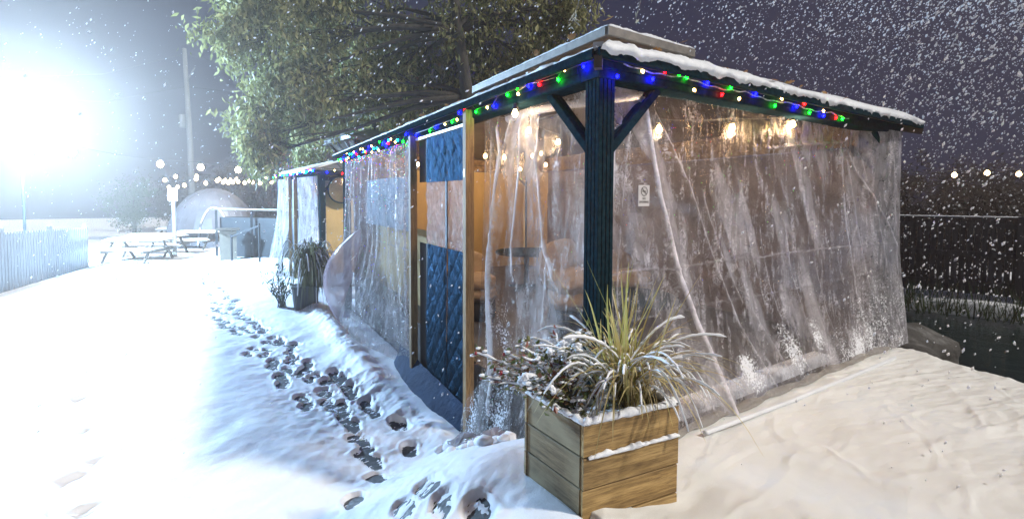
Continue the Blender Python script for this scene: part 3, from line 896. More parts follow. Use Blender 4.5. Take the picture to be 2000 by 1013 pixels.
roof_snow('roof_snow', tuple(g2w(1.0, .85, 3.078)), tuple(g2w(1.0, 3.05, 3.078)), tuple(g2w(2.05, 1.93, 3.43)), tuple(g2w(2.05, 1.97, 3.43)), .03, 'thin snow on the raised top roof of the far gazebo', 50, 6, .012, 17, .006)

# ------------------------------------------------------------------ inside of the near gazebo
mb = MB(); mb.box(.10, WX - .1, -.03, WY - .1, -.70, -.03)
fl = tag(mb.build('deck_floor', M['floor']), kind='structure')


def sheet(name, a, b, z0, z1, mat, label, cat, nu=60, nv=40, amp=.04, fr=3.0, seed=0, thick=.003, kind=None):
    a = np.array(a, float); b = np.array(b, float)
    u = np.linspace(0, 1, nu); v = np.linspace(0, 1, nv)
    U, W_ = np.meshgrid(u, v, indexing='ij')
    d = b - a; ln = np.linalg.norm(d); nrm = np.array([d[1], -d[0]]) / ln
    off = amp * (fbm(U * ln * fr + seed, W_ * (z1 - z0) * fr * .5 + seed, 4)) * 2
    Pxy = a[None, None] + d[None, None] * U[..., None] + nrm[None, None] * off[..., None]
    Z = z0 + (z1 - z0) * W_
    P = np.concatenate([Pxy, Z[..., None]], -1)
    o = npmesh(name, P, mat, attrs={'fold': np.clip(np.abs(off) / amp, 0, 1) * .3})
    return tag(o, label, cat, None, kind)


sheet('tarp_wall', (WX - .04, .1), (WX - .04, 5.72), -.1, 1.98, M['tarp'], 'mauve brown tarp closing the far right side inside the near gazebo', 'tarp', 120, 60, .05, 2.4, 3)
sheet('canvas_wall', (1.2, WY - .05), (WX - .06, WY - .05), -.08, 1.98, M['canvas'], 'amber lit tan canvas hung across the back end inside the near gazebo', 'canvas', 60, 40, .025, 2, 8)
sheet('canvas_wall', (WX - .045, 5.7), (WX - .045, WY - .1), -.08, 1.98, M['canvas'], 'narrow tan canvas return at the back right corner inside the near gazebo', 'canvas', 30, 40, .02, 2, 9)
sheet('tarp_wall', (.1, WY - .06), (1.18, WY - .06), -.1, 1.98, M['tarp'], 'brown tarp at the back left corner inside the near gazebo', 'tarp', 40, 50, .04, 2.4, 13)
sheet('roof_liner', (WX - .16, .2), (WX - .16, WY - .1), 1.99, 2.45, M['gold'], 'crinkled golden liner above the tarp under the right eave', 'liner', 120, 20, .05, 5, 21)
sheet('roof_liner', (.2, WY - .18), (WX - .2, WY - .18), 1.99, 2.45, M['gold'], 'crinkled golden liner above the canvas under the back eave', 'liner', 80, 20, .05, 5, 25)

# white pipe bent across the corner under the eaves
mb = MB()
pts = [Vector((.10, 1.15, 2.06)), Vector((.14, .95, 2.09)), Vector((.24, .70, 2.10)), Vector((.40, .52, 2.12)), Vector((.60, .42, 2.15)), Vector((.85, .30, 2.20))]
pp = []
for i in range(len(pts) - 1):
    for k in range(5):
        pp.append(pts[i].lerp(pts[i + 1], k / 5))
pp.append(pts[-1])
mb.tube(pp, .028, 10)
tag(mb.build('ceiling_pipe', M['pvc'], smooth=True), 'white plastic pipe curving behind the corner post under the eaves', 'pipe')


def covered_seat(name, c, sx, sy, h, seed, label):
    """upholstered chair under a loose cover: seat cushion, back cushion and draped skirt"""
    t = thing(name, label, 'covered chair', c)
    m = MB()
    for (dx, dy, dz, r, ax, ay, az) in ((0, 0, h * .62, 1, sx / 2, sy / 2, h * .16), (0, 0, h * .42, 1, sx / 2 * 1.03, sy / 2 * 1.03, h * .15)):
        m2 = MB(); m2.blob((c[0] + dx, c[1] + dy, c[2] + dz), 1, ax, ay, az, seed + dz, .18, 4)
        m2.build('cushion', M['cover'], t, smooth=True)
    m.blob((c[0], c[1] + sy * .42, c[2] + h * .78), 1, sx * .5, sy * .16, h * .32, seed + 2, .2, 4)
    m.build('backrest', M['cover'], t, smooth=True)
    m = MB()
    m.lathe((c[0], c[1], c[2]), [(sx * .42, 0), (sx * .45, h * .1), (sx * .43, h * .3)], 14)
    m.build('base', M['black'], t, smooth=True)
    return t


covered_seat('covered_chair', (1.42, 1.95, -.03), .62, .55, .92, 1, 'beige cushioned seat stack behind the corner post seen through plastic')
covered_seat('covered_chair', (.82, 3.05, -.03), .5, .45, .72, 5, 'beige covered chair low behind the wooden post seen through plastic')
covered_seat('covered_chair', (2.55, 2.3, -.03), .75, .6, .72, 9, 'dim covered chair in the middle of the near gazebo')


def table(name, c, r, h, label):
    t = thing(name, label, 'table', c)
    m = MB(); m.lathe(c, [(r, h - .04), (r + .01, h - .02), (r, h)], 28); m.build('tabletop', M['frame'], t)
    m = MB(); m.lathe(c, [(.045, .03), (.035, h * .5), (.05, h - .04)], 10); m.build('pedestal', M['frame'], t, smooth=True)
    for k in range(4):
        a = k * math.pi / 2 + .4
        m = MB(); m.bar((c[0] + .04 * math.cos(a), c[1] + .04 * math.sin(a), c[2] + .05), (c[0] + .32 * math.cos(a), c[1] + .32 * math.sin(a), c[2] + .02), .05, .03); m.build('foot', M['frame'], t)
    return t


table('round_table', (1.5, 1.15, -.03), .42, .55, 'round dark table on a pedestal near the front plastic wall')
table('round_table', (2.3, 4.2, -.03), .5, .62, 'round dark table at the back before the tan canvas')

# warm bulbs hung inside
EDI = [(.941, 2.393, 2.10), (1.068, 2.306, 2.05), (1.341, 2.131, 2.02), (.651, 2.548, 1.91), (.83, 2.437, 1.90), (1.097, 2.274, 1.90), (1.17, 2.23, 1.93), (1.216, 2.196, 1.82)]
EDI = [tuple(V(px, py, d)) for px, py, d in ((1006, 222, 3.1), (1033, 255, 3.8), (1090, 278, 4.0), (948, 305, 5.2), (985, 307, 5.4), (1040, 305, 5.6), (1057, 300, 5.9), (1066, 322, 6.2))]
EDI2 = [tuple(V(px, py, d)) for px, py, d in ((1287, 253, 3.1), (1430, 250, 3.3), (1548, 243, 3.6))]


def bulb_string(label, pts, group, mat, r=.03, drop=.09, wire='wire', light=0, col=(1, .68, .40)):
    t = thing('light_string', label, 'string lights', pts[0], group)
    m = MB(); path = []
    for i in range(len(pts) - 1):
        a = Vector(pts[i]) + Vector((0, 0, drop)); b = Vector(pts[i + 1]) + Vector((0, 0, drop)); sag = .06 * (a - b).length
        for k in range(7):
            q = a.lerp(b, k / 7); q.z -= sag * 4 * (k / 7) * (1 - k / 7) * .35
            path.append(q)
    path.append(Vector(pts[-1]) + Vector((0, 0, drop)))
    m.tube(path, .006, 5); m.build('wire', M[wire], t)
    for i, p in enumerate(pts):
        m = MB(); m.lathe(p, [(.008, -r * 1.1), (r * .7, -r * .8), (r, -r * .1), (r * .8, r * .6), (r * .45, r * 1.1), (.012, r * 1.3)], 10)
        b = m.build('bulb', mat, t, smooth=True)
        m = MB(); m.lathe(p, [(.014, r * 1.3), (.016, r * 1.35), (.016, drop - .004), (.007, drop)], 8)
        m.build('socket', M['black'], t)
        if light:
            ld = bpy.data.lights.new('bulb_light', 'POINT'); ld.energy = light; ld.color = col; ld.shadow_soft_size = r * 1.2
            lo = bpy.data.objects.new('bulb_light', ld); COL.objects.link(lo)
            lo.parent = b; lo.location = Vector(p) - WORLD[t.name] - Vector((0, 0, r * 2.0))
    return t


bulb_string('string of warm round bulbs glowing behind the plastic left of the corner post', EDI, 'warm bulb strings inside the near gazebo', M['edison'], .021, .07, light=8)
bulb_string('string of three warm bulbs glowing behind the plastic right of the corner post', EDI2, 'warm bulb strings inside the near gazebo', M['edison'], .022, .07, light=14)
bulb_string('added string of warm bulbs deep inside lighting the tan canvas', [(.9, 5.4, 2.0), (1.9, 5.6, 1.98), (3.0, 5.5, 2.0), (1.5, 4.6, 2.02)], 'warm bulb strings inside the near gazebo', M['edison'], .028, .07, light=17)  # extra bulbs added to brighten the canvas at the back


# ------------------------------------------------------------------ plastic walls
def segdist(X_, Z_, poly):
    d = np.full(X_.shape, 9.0); sdn = np.zeros(X_.shape); tt = np.zeros(X_.shape); tot = len(poly) - 1
    for i in range(tot):
        a = np.array(poly[i]); b = np.array(poly[i + 1]); ab = b - a; L2 = ab @ ab
        t = np.clip(((X_ - a[0]) * ab[0] + (Z_ - a[1]) * ab[1]) / L2, 0, 1)
        dx = X_ - a[0] - t * ab[0]; dz = Z_ - a[1] - t * ab[1]
        dd = np.hypot(dx, dz); s = np.sign(ab[0] * (Z_ - a[1]) - ab[1] * (X_ - a[0]))
        k = dd < d
        d = np.where(k, dd, d); sdn = np.where(k, s, sdn); tt = np.where(k, (i + t) / tot, tt)
    return d, sdn, tt


def plastic(name, U0, U1, Zt, Zb, nu, nv, folds, mat, label, to_world, noise_amp, snowf, flare=.05, seed=0, foldbase=None, horiz=(), diag=0.0, sheen=0.0):
    """U along the wall, Z up; to_world(U, Z, off) puts it in the yard. folds: (polyline, width, amplitude, strength)"""
    u = np.linspace(0, 1, nu); v = np.linspace(0, 1, nv)
    Uu, Vv = np.meshgrid(u, v, indexing='ij')
    XU = U0 + (U1 - U0) * Uu
    zt = Zt(XU) if callable(Zt) else Zt; zb = Zb(XU) if callable(Zb) else Zb
    ZZ = zt + (zb - zt) * Vv
    off = flare * Vv ** 2 + noise_amp * fbm(XU * 2.3 + seed, ZZ * 1.1 + seed, 4) * 2 + noise_amp * .35 * fbm(XU * 9 + seed, ZZ * 3.5 + seed, 3)
    DU = XU + diag * ZZ
    fold = np.clip(fbm(DU * 5 + seed, ZZ * 1.6 - seed, 4) * 1.5, 0, .30)
    broad = fbm(DU * 1.9 + seed + 4, ZZ * .8, 3)
    fold = fold + np.clip(broad * 1.6 - .1, 0, .30) * sheen  # broad slanting pale bands, a sheen painted into the film's opacity
    for fi, (poly, wd, am, st) in enumerate(folds):
        if fi and st < .7 and wd > .017: am *= .5; st *= .85; wd *= .85
        d, s, t = segdist(XU + .012 * fbm(XU * 6, ZZ * 6 + seed, 3), ZZ, poly)
        ww = wd * (.55 + .7 * t)
        fd = np.where(s > 0, ww * .55, ww * 1.3)
        g = np.exp(-(d / fd) ** 2)
        endf = sstep(0, .06, t) * .7 + .3
        off = off + am * g * endf
        fold = np.maximum(fold, st * np.exp(-(d / (ww * (.45 + .55 * (s > 0)))) ** 2) * (.8 + .5 * fbm(XU * 26, ZZ * 6 + seed, 3)) * endf if fi == 0 else st * (.62 * np.exp(-(d / (ww * .42)) ** 2) + .38 * np.exp(-np.maximum(0, d * s * -1 + .0) / (ww * 1.6)) * np.exp(-(d / (ww * 2.6)) ** 2)) * (.75 + 1.5 * fbm(XU * 26, ZZ * 6 + seed, 3)) * endf)
    for z_, am, st in horiz:
        g = np.exp(-((ZZ - z_ - .02 * fbm(XU * 3, XU * 0 + z_ * 7, 2)) / .007) ** 2)
        off = off + am * g; fold = np.maximum(fold, st * g)
    if foldbase is not None:
        fold = np.maximum(fold, foldbase(XU, ZZ))
    sn = snowf(XU, ZZ, fold)
    P = to_world(XU, ZZ, off)
    o = npmesh(name, P, mat, attrs={'fold': np.clip(fold, 0, 1), 'snow': sn})
    return tag(o, label, 'plastic sheet')


# right-hand front wall
FR = [
    ([(.34, 2.06), (.37, 2.0), (.493, 1.475), (.65, .962), (1.112, .02)], .055, .06, 1.15),
    ([(.20, 1.95), (.124, 1.7), (.075, .957), (.08, .3)], .022, .03, .7),
    ([(.30, 2.0), (.21, 1.5), (.13, .9), (.12, .2)], .020, .03, .5),
    ([(.42, 2.04), (.58, 1.55), (.72, 1.1)], .018, .02, .35),
    ([(.45, 2.05), (.835, 1.51), (1.02, 1.1), (1.30, .55), (1.68, .06)], .026, .04, .5),
    ([(.95, 1.5), (1.12, 1.1), (1.35, .72)], .022, .03, .42),
    ([(1.15, 1.35), (1.30, 1.0), (1.5, .6), (1.95, .05)], .022, .035, .4),
    ([(1.45, 1.3), (1.52, 1.0), (1.66, .62)], .02, .025, .4),
    ([(1.62, 1.2), (1.72, .8), (1.90, .4), (2.2, .05)], .024, .03, .36),
    ([(1.98, 1.25), (2.02, .9), (2.15, .55), (2.4, .08)], .026, .035, .45),
    ([(2.45, 1.3), (2.42, .9), (2.55, .5), (2.75, .1)], .026, .03, .36),
    ([(1.73, 1.834), (2.3, 1.90), (2.984, 1.969)], .022, .03, .55),
    ([(2.984, 1.969), (3.35, 1.6), (3.79, .989)], .03, .05, .62),
    ([(2.95, 1.95), (2.98, 1.3), (3.1, .6), (3.3, .05)], .04, .05, .5),
    ([(3.05, 1.9), (3.22, 1.2), (3.35, .6), (3.6, .06)], .035, .05, .5),
    ([(3.3, 1.9), (3.5, 1.3), (3.65, .5), (3.78, .06)], .03, .04, .5),
    ([(3.7, 2.05), (3.75, 1.4), (3.82, .5)], .03, .04, .6),
    ([(.28, .5), (.42, .3), (.75, .03)], .02, .03, .3),
    ([(.7, .55), (.86, .3), (1.0, .05)], .025, .035, .3),
]


def snow_right(x, z, f):
    s = np.clip(f, 0, 1) * sstep(1.0, .1, z) * .55
    s = s + .55 * np.exp(-((x - 2.95) / .5) ** 2) * sstep(.75, .1, z) * (1 + 1.2 * fbm(x * 4, z * 4, 3))
    s = s + .42 * sstep(2.9, 3.2, x) * sstep(1.5, .4, z)
    for x0, z0, r in ((1.45, .18, .13), (2.05, .2, .14), (1.86, .36, .1), (2.35, .3, .1), (1.32, .28, .06)):
        s = s + .75 * np.exp(-((x - x0 + (z - z0) * .5) / r) ** 2 - ((z - z0) / r / 1.6) ** 2)
    return s + .02


plastic('plastic_sheet', .07, 3.90, 2.115, .012, 420, 190, FR, M['filmright'],
        'clear plastic sheet with long folds closing the wide right side of the near gazebo',
        lambda U, Z, o: np.stack([U + .12 * sstep(1.0, 0, Z) * sstep(3.4, 3.9, U), (.048 - o) * (1 - sstep(3.2, 3.72, U)) - (.088 + .5 * o) * sstep(3.2, 3.72, U), Z], -1), .016, snow_right, .165, 2,
        lambda x, z: .35 * sstep(2.8, 3.2, x) * (.5 + 1.2 * np.abs(fbm(x * 9, z * 4, 4))), ((1.02, .008, .32), (.74, .006, .2)), .42, .62)
# rolled hem along the ground
mb = MB(); pts = []
for k in range(60):
    x = .30 + 3.62 * k / 59
    pts.append((x, -.135 - .02 * math.sin(k * .5) * .4, .03 + .006 * math.sin(k * 1.3)))
mb.tube(pts, [.026 + .008 * math.sin(k * .9) for k in range(60)], 8)
tag(mb.build('sheet_hem', film('hem_plastic', .5, .4, 1, 0, milk=(.66, .60, .52), gl=.3), smooth=True), 'rolled plastic hem weighted along the foot of the right plastic wall', 'hem')
mb = MB(); mb.tube([(.66, -.235, .042), (.69, -.232, .036), (1.6, -.268, .03), (2.6, -.288, .03), (3.29, -.295, .028)], .0145, 10)
pl = mb.build('ground_pole', M['pvc'], smooth=True)
tag(pl, 'thin white pole lying on the patio snow along the plastic wall', 'pole')

# near side panel, between the corner post and the wooden stud
FN = [
    ([(1.18, 2.05), (1.10, 1.75), (1.22, 1.35), (1.20, .7), (1.05, -.1)], .060, .05, .85),
    ([(1.02, 2.04), (1.16, 1.45), (1.22, .9), (1.12, .1)], .022, .03, .75),
    ([(.86, 2.04), (.88, 1.6), (.95, 1.1), (.92, .9)], .026, .03, .72),
    ([(.62, 2.04), (.64, 1.7), (.56, 1.25), (.42, .95)], .034, .03, .8),
    ([(.75, 2.03), (.60, 1.6), (.50, 1.1), (.5, .6)], .02, .02, .7),
    ([(1.3, 2.03), (1.28, 1.2), (1.26, .2)], .016, .02, .35),
]


def snow_near(x, z, f):
    return .70 * np.exp(-((x - (.92 + .12 * z)) / .17) ** 2) * sstep(1.05, .35, z) + .52 * np.exp(-((x - 1.26) / .1) ** 2) * sstep(1.0, .6, z) + .3 * sstep(.05, -.2, z) * sstep(.5, .8, x) + .03


plastic('plastic_sheet', .07, 1.42, 2.085, lambda x: -.02 - .50 * sstep(.15, 1.3, x), 150, 170, FN, M['filmnear'],
        'clear plastic sheet speckled with snow between the corner post and wooden stud',
        lambda U, Z, o: np.stack([.045 - o - .10 * sstep(.2, -.45, Z), U, Z], -1), .014, snow_near, .14, 11)
# crumpled foot of that sheet
mb = MB()
for k in range(26):
    y = .72 + .6 * rr.random(); x = -.16 - .12 * rr.random() - .25 * max(0, .9 - y)
    mb.blob((x, y, float(base_h(x, y)) + .05 + rr.random() * .05), .055 + .05 * rr.random(), 1.2, 1, .8, k, .6, 2)
tag(mb.build('plastic_bundle', film('bunched_plastic', .75, .3, 1.5, 0, milk=(.70, .64, .70), gl=.45), smooth=False), 'bunched snowy plastic at the foot of the wooden stud', 'plastic bundle')
# snow lumps there
mb = MB()
for k in range(30):
    y = .55 + .8 * rr.random(); x = -.18 - .25 * rr.random()
    mb.blob((x, y, float(base_h(x, y)) + .085), .022 + .03 * rr.random(), 1.3, 1.2, .7, k + 50, .5, 2)
tag(mb.build('snow_lumps', M['snow'], smooth=True), 'small snow lumps heaped between the planter and the wooden stud', 'snow', None, 'stuff')


# crumpled long side sheet beyond the door
def snow_left(x, z, f):
    return .42 * sstep(1.1, -.1, z) + .35 * np.clip(fbm(x * 1.8, z * 1.8, 3) * 2, 0, 1) + .02


FL = [([(3.0 + .37 * k + .1 * math.sin(k * 2.1), 2.05), (3.1 + .37 * k, 1.2), (3.0 + .4 * k - .25 * (k % 3), -.2)], .02 + .012 * (k % 3), .035, .28 + .1 * (k % 3)) for k in range(10)]
plastic('plastic_sheet', 2.90, 6.58, 2.075, lambda x: -.50 + .12 * sstep(4.4, 5.6, x), 260, 150, FL, M['filmleft'],
        'crinkled shiny plastic sheet on the long left side beyond the quilted door',
        lambda U, Z, o: np.stack([-.062 - o * 1.2 - .30 * sstep(.9, -.5, Z) * sstep(3.2, 4.6, U), U, Z], -1), .03, snow_left, .04, 31,
        None, ((1.42, .01, .5), (.86, .01, .4)))
# navy quilted screen behind that sheet
sheet('hanging_quilt', (.14, 3.55), (.14, 5.75), 1.02, 1.72, M['quilt'], 'dark blue quilt hung high behind the crinkled left plastic sheet', 'quilt', 60, 30, .02, 5, 41)
sheet('canvas_wall', (.4, 3.3), (.4, 6.2), -.1, 1.02, M['canvas2'] if 'canvas2' in M else M['canvas'], 'tan canvas low behind the crinkled left plastic sheet', 'canvas', 50, 30, .02, 2, 43)

# billowing end of the sheet, puffed out over the snow
u = np.linspace(0, 1, 40); v = np.linspace(0, 1, 60)
Uu, Vv = np.meshgrid(u, v, indexing='ij')
zt_, zb_ = .98, -.50
pr = np.sin(np.pi * np.clip(Vv, 0, 1)) ** .8 * (1 - .25 * Vv)
zz = zt_ + (zb_ - zt_) * Vv
yy = 5.0 + .25 * Vv + Uu * 1.05 * pr
xx = -.13 - .24 * sstep(.9, -.5, zz) - .34 * pr * np.sin(np.pi * np.clip(Uu, 0, 1) * .78) + .012 * fbm(Uu * 6, Vv * 9, 3)
bw = npmesh('billow', np.stack([xx, yy, zz], -1), M['billow'], attrs={'fold': .3 * (Uu > .93), 'snow': Uu * 0})
tag(bw, 'pinkish plastic end puffed out like a sail over the snow beside the far grass planter', 'plastic sheet')

# ------------------------------------------------------------------ door: studs, quilted curtain, apron
ds = thing('door_frame', 'raw timber door frame of two tall studs on the left side of the near gazebo', 'door frame', (-.1, 2.1, -.6))
mb = MB(); mb.bar((-.095, 1.45, -.72), (-.095, 1.45, 2.16), .062, .075, up=(1, 0, 0), bev=.003); mb.build('stud', M['stud'], ds)
mb = MB(); mb.bar((-.095, 2.80, -.72), (-.095, 2.80, 2.10), .062, .075, up=(1, 0, 0), bev=.003); mb.build('stud', M['stud'], ds)
mb = MB(); mb.bar((-.062, 1.49, 2.062), (-.062, 2.76, 2.062), .03, .022); mb.build('header_batten', M['pvc'], ds)
mb = MB(); mb.box(-.135, -.128, 1.44, 1.46, 1.62, 1.68); mb.build('stud_sticker', M['paper'], ds)


def quilt(y0, y1, z0, z1, parent, seed):
    nu, nv = 84, int(150 * (z1 - z0)) + 12
    u = np.linspace(0, 1, nu); v = np.linspace(0, 1, nv)
    Uu, Vv = np.meshgrid(u, v, indexing='ij')
    yq = y0 + (y1 - y0) * Uu; zq = z0 + (z1 - z0) * Vv
    a = (yq / .17 + zq / .20); b = (yq / .17 - zq / .20)
    puff = np.abs(np.sin(np.pi * a)) ** .3 * np.abs(np.sin(np.pi * b)) ** .3
    edge = np.minimum(1, np.minimum(Uu, 1 - Uu) * 14)
    off = .014 * puff * edge + .016 * fbm(yq * 14 + seed, zq * 9, 4) + .05 * fbm(yq * 1.5 + seed, zq * .8, 2)
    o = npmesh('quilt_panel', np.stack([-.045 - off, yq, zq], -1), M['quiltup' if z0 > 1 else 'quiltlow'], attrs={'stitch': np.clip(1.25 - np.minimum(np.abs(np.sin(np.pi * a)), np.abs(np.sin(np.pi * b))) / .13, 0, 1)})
    o.parent = parent; o.location = -WORLD[parent.name]
    return o


cu = thing('insulated_curtain', 'navy quilted curtain door with a clear vinyl window between the two wooden studs', 'curtain', (-.04, 2.0, -.5))
for k, (y0, y1) in enumerate(((1.495, 2.003), (1.993, 2.52))):
    quilt(y0, y1, 1.60, 2.05, cu, k); quilt(y0, y1, -.42, .98, cu, k + 7)
    u = np.linspace(0, 1, 30); v = np.linspace(0, 1, 34)
    Uu, Vv = np.meshgrid(u, v, indexing='ij')
    yq = y0 + (y1 - y0) * Uu; zq = .98 + .62 * Vv
    o = npmesh('vinyl_window', np.stack([-.045 - .022 * fbm(yq * 9, zq * 9, 4) * 2, yq, zq], -1), M['vinyl'], attrs={'fold': np.clip(fbm(yq * 12, zq * 12, 3) * 2, 0, .6), 'snow': Uu * 0})
    o.parent = cu; o.location = -WORLD[cu.name]
mb = MB(); mb.box(-.062, -.05, 1.975, 2.005, .98, 1.60); mb.build('window_strap', M['quilt'], cu)
mb = MB(); mb.box(-.032, -.028, 2.40, 2.765, -.5, .97); mb.build('dark_flap', M['black'], cu)
mb = MB(); mb.box(-.032, -.028, 2.40, 2.765, 1.61, 2.05); mb.build('dark_flap', M['black'], cu)
# apron of dark tarp kicked out over the threshold
u = np.linspace(0, 1, 50); v = np.linspace(0, 1, 16)
Uu, Vv = np.meshgrid(u, v, indexing='ij')
yq = 1.49 + 1.85 * Uu; zb = base_h(-.2 + 0 * yq, yq) + .0
zq = (-.34 + .05 * Uu) * (1 - Vv) + (zb + .02) * Vv + .02 * fbm(yq * 5, Vv * 3, 3)
xq = -.075 - .20 * Vv ** 1.3 * (1 - .5 * np.abs(2 * Uu - 1) ** 3) + .03 * fbm(yq * 4, Vv * 4, 3)
ap = npmesh('door_apron', np.stack([xq, yq, zq], -1), M['navytarp'])
tag(ap, 'dark blue tarp apron kicked out over the snow under the quilted curtain', 'tarp')

# ------------------------------------------------------------------ far gazebo hangings
def g2sheet(name, y0, y1, z0, z1, mat, label, cat, x=-.06, amp=.03, seed=0, flare=0, nu=40, nv=50):
    u = np.linspace(0, 1, nu); v = np.linspace(0, 1, nv)
    Uu, Vv = np.meshgrid(u, v, indexing='ij')
    yq = y0 + (y1 - y0) * Uu; zq = z1 + (z0 - z1) * Vv
    off = amp * fbm(yq * 4 + seed, zq * 1.2 + seed, 4) * 2 + flare * Vv ** 2 * (.6 + .8 * fbm(yq * 1.3 + seed, zq, 2))
    c, s = math.cos(TH2), math.sin(TH2)
    xl_ = x - off
    P = np.stack([O2.x + c * xl_ - s * yq, O2.y + s * xl_ + c * yq, zq], -1)
    o = npmesh(name, P, mat, attrs={'fold': np.clip(np.abs(fbm(yq * 9 + seed, zq * 1.5, 3)) * 2.2, 0, .7), 'snow': Uu * 0})
    return tag(o, label, cat)


g2sheet('plastic_sheet', .08, 1.75, -1.05, HB2 - .02, M['filmfar'], 'plastic panel hanging beside the front post of the far gazebo', 'plastic sheet', seed=3, flare=.12)
g2sheet('plastic_sheet', 2.35, 3.86, -1.3, HB2 - .02, M['filmfar'], 'plastic panel at the far left corner of the far gazebo', 'plastic sheet', seed=9, flare=.75)
g2sheet('hanging_quilt', 1.98, 2.3, -.9, HB2 - .05, M['quilt'], 'narrow blue quilt strip on the side of the far gazebo', 'quilt', seed=5)
ds2 = thing('door_frame', 'pair of thin timber studs on the side of the far gazebo', 'door frame', tuple(g2w(-.1, 2.0, -.9)))
for yy_ in (1.86, 2.38):
    mb = MB(); mb.bar(g2w(-.1, yy_, -1.1), g2w(-.1, yy_, HB2 + .05), .06, .075, up=(1, 0, 0)); mb.build('stud', M['stud'], ds2)
# tan canvas on its front side
u = np.linspace(0, 1, 40); v = np.linspace(0, 1, 30)
Uu, Vv = np.meshgrid(u, v, indexing='ij')
xl_ = .10 + 2.6 * Uu; zq = -.4 + 2.02 * Vv; yl_ = .03 + .05 * fbm(xl_ * 2, zq * 2, 3)
c_, s_ = math.cos(TH2), math.sin(TH2)
cv = npmesh('canvas_wall', np.stack([O2.x + c_ * xl_ - s_ * yl_, O2.y + s_ * xl_ + c_ * yl_, zq], -1), M['canvas'])
tag(cv, 'tan canvas wall across the front of the far gazebo', 'canvas')
# round mirror hung above it
mr = thing('round_mirror', 'round mirror hung under the eave of the far gazebo', 'mirror', tuple(g2w(.42, -.10, 1.62)))
def disc(c, nrm, r, th, n=24):
    m = MB(); m.tube([Vector(c), Vector(c) + Vector(nrm) * th], r, n); return m
nf = Vector((s_, -c_, 0))
disc(g2w(.42, -.09, 1.62), nf, .30, .02).build('mirror_glass', pbr('mirror_glass', [(.3, (.30, .30, .34)), (.7, (.5, .42, .36))], (3, 3, 3), .1, .9, .3, .02), mr)
m = MB(); m.tube([g2w(.42 + .31 * math.cos(a), -.10, 1.62 + .31 * math.sin(a)) for a in np.linspace(0, 2 * math.pi, 25)], .02, 6); m.build('mirror_rim', M['frame'], mr, smooth=True)
bulb_string('string of warm bulbs inside the far gazebo', [tuple(g2w(.7, -.55, 1.86)), tuple(g2w(1.6, 1.2, 1.8)), tuple(g2w(.8, 2.6, 1.8))], None, M['edison'], .03, .07, light=7)

# ------------------------------------------------------------------ coloured string lights
def bulb_mesh(r):
    m = MB(); m.lathe((0, 0, 0), [(.002, -1.5 * r), (.6 * r, -1.0 * r), (r, -.1 * r), (.9 * r, .5 * r), (.5 * r, 1.0 * r)], 8)
    return m


def led_string(label, pts, group, r=.0105, wirepts=None, frosted=False, cap=True):
    t = thing('coloured_light_string', label, 'string lights', pts[0][1:], group)
    wp = wirepts or [Vector(p[1:]) + Vector((0, 0, .018)) for p in sorted(pts, key=lambda q: q[1] + q[2])]
    m = MB(); m.tube(wp, .0042, 5); m.build('wire', M['frostwire' if frosted else 'wire'], t)
    cache = {}
    for c, x, y, z in pts:
        if c not in cache:
            me = bulb_mesh(r); cache[c] = me.build('bulb', BULB[c], t, smooth=True, local=True); b = cache[c]
        else:
            b = cache[c].copy(); COL.objects.link(b); b.parent = t
        b.location = Vector((x, y, z)) - WORLD[t.name]
        b.rotation_euler = (rr.uniform(-.5, .5), rr.uniform(-.5, .5), 0)
        if cap:
            m = MB(); m.lathe((0, 0, 0), [(.55 * r, .95 * r), (.6 * r, 1.0 * r), (.6 * r, 2.2 * r), (.3 * r, 2.3 * r)], 6)
            s = m.build('bulb_holder', M['wire'], t, local=True); s.location = b.location; s.rotation_euler = b.rotation_euler
    return t


R_BULBS = [('green', .104, -.12, 2.209), ('yellow', .222, -.10, 2.159), ('red', .411, -.10, 2.187), ('green', .534, -.10, 2.188), ('green', .599, -.10, 2.179), ('blue', .305, -.10, 2.129), ('blue', .804, -.10, 2.174), ('yellow', .673, -.10, 2.113), ('red', .954, -.10, 2.12), ('green', 1.047, -.10, 2.174), ('blue', 1.333, -.10, 2.17), ('yellow', 1.142, -.10, 2.116), ('green', 1.578, -.10, 2.117), ('blue', 1.868, -.10, 2.141), ('red', 1.984, -.10, 2.174), ('green', 2.065, -.10, 2.115), ('yellow', 2.285, -.10, 2.154), ('blue', 2.289, -.10, 2.115), ('red', 2.499, -.10, 2.12), ('green', 2.61, -.10, 2.12), ('yellow', 1.663, -.10, 2.177), ('blue', .02, -.11, 2.10)]
wp = []
for k in range(90):
    x = .08 + 2.65 * k / 89
    wp.append(Vector((x, -.098, 2.185 - .035 * (k / 89) - .018 * abs(math.sin(x * 5.2)) + .004 * math.sin(x * 37))))
led_string('string of coloured lights with a frosted wire along the right eave of the near gazebo', R_BULBS, 'coloured light strings on the gazebos', .0088, wp, True)
L_BULBS = [('blue', -.10, .023, 2.165), ('yellow', -.10, .19, 2.189), ('green', -.10, .249, 2.144), ('red', -.10, .439, 2.155), ('blue', -.10, .563, 2.171), ('yellow', -.10, .688, 2.146), ('green', -.10, .825, 2.165), ('red', -.10, .916, 2.196), ('blue', -.10, 1.023, 2.121), ('red', -.10, 1.441, 2.204), ('yellow', -.10, 1.119, 2.128), ('green', -.10, .70, 2.186), ('green', -.10, 1.305, 2.123), ('blue', -.10, 1.622, 2.169), ('yellow', -.10, 1.66, 2.115), ('green', -.10, 1.763, 2.108), ('red', -.10, 1.52, 2.19), ('blue', -.10, 2.149, 2.108), ('yellow', -.10, 1.921, 2.11), ('green', -.10, 2.29, 2.10), ('blue', -.10, 2.679, 2.10)]
led_string('string of coloured lights along the left eave from the corner post to the door', L_BULBS, 'coloured light strings on the gazebos', .0088)
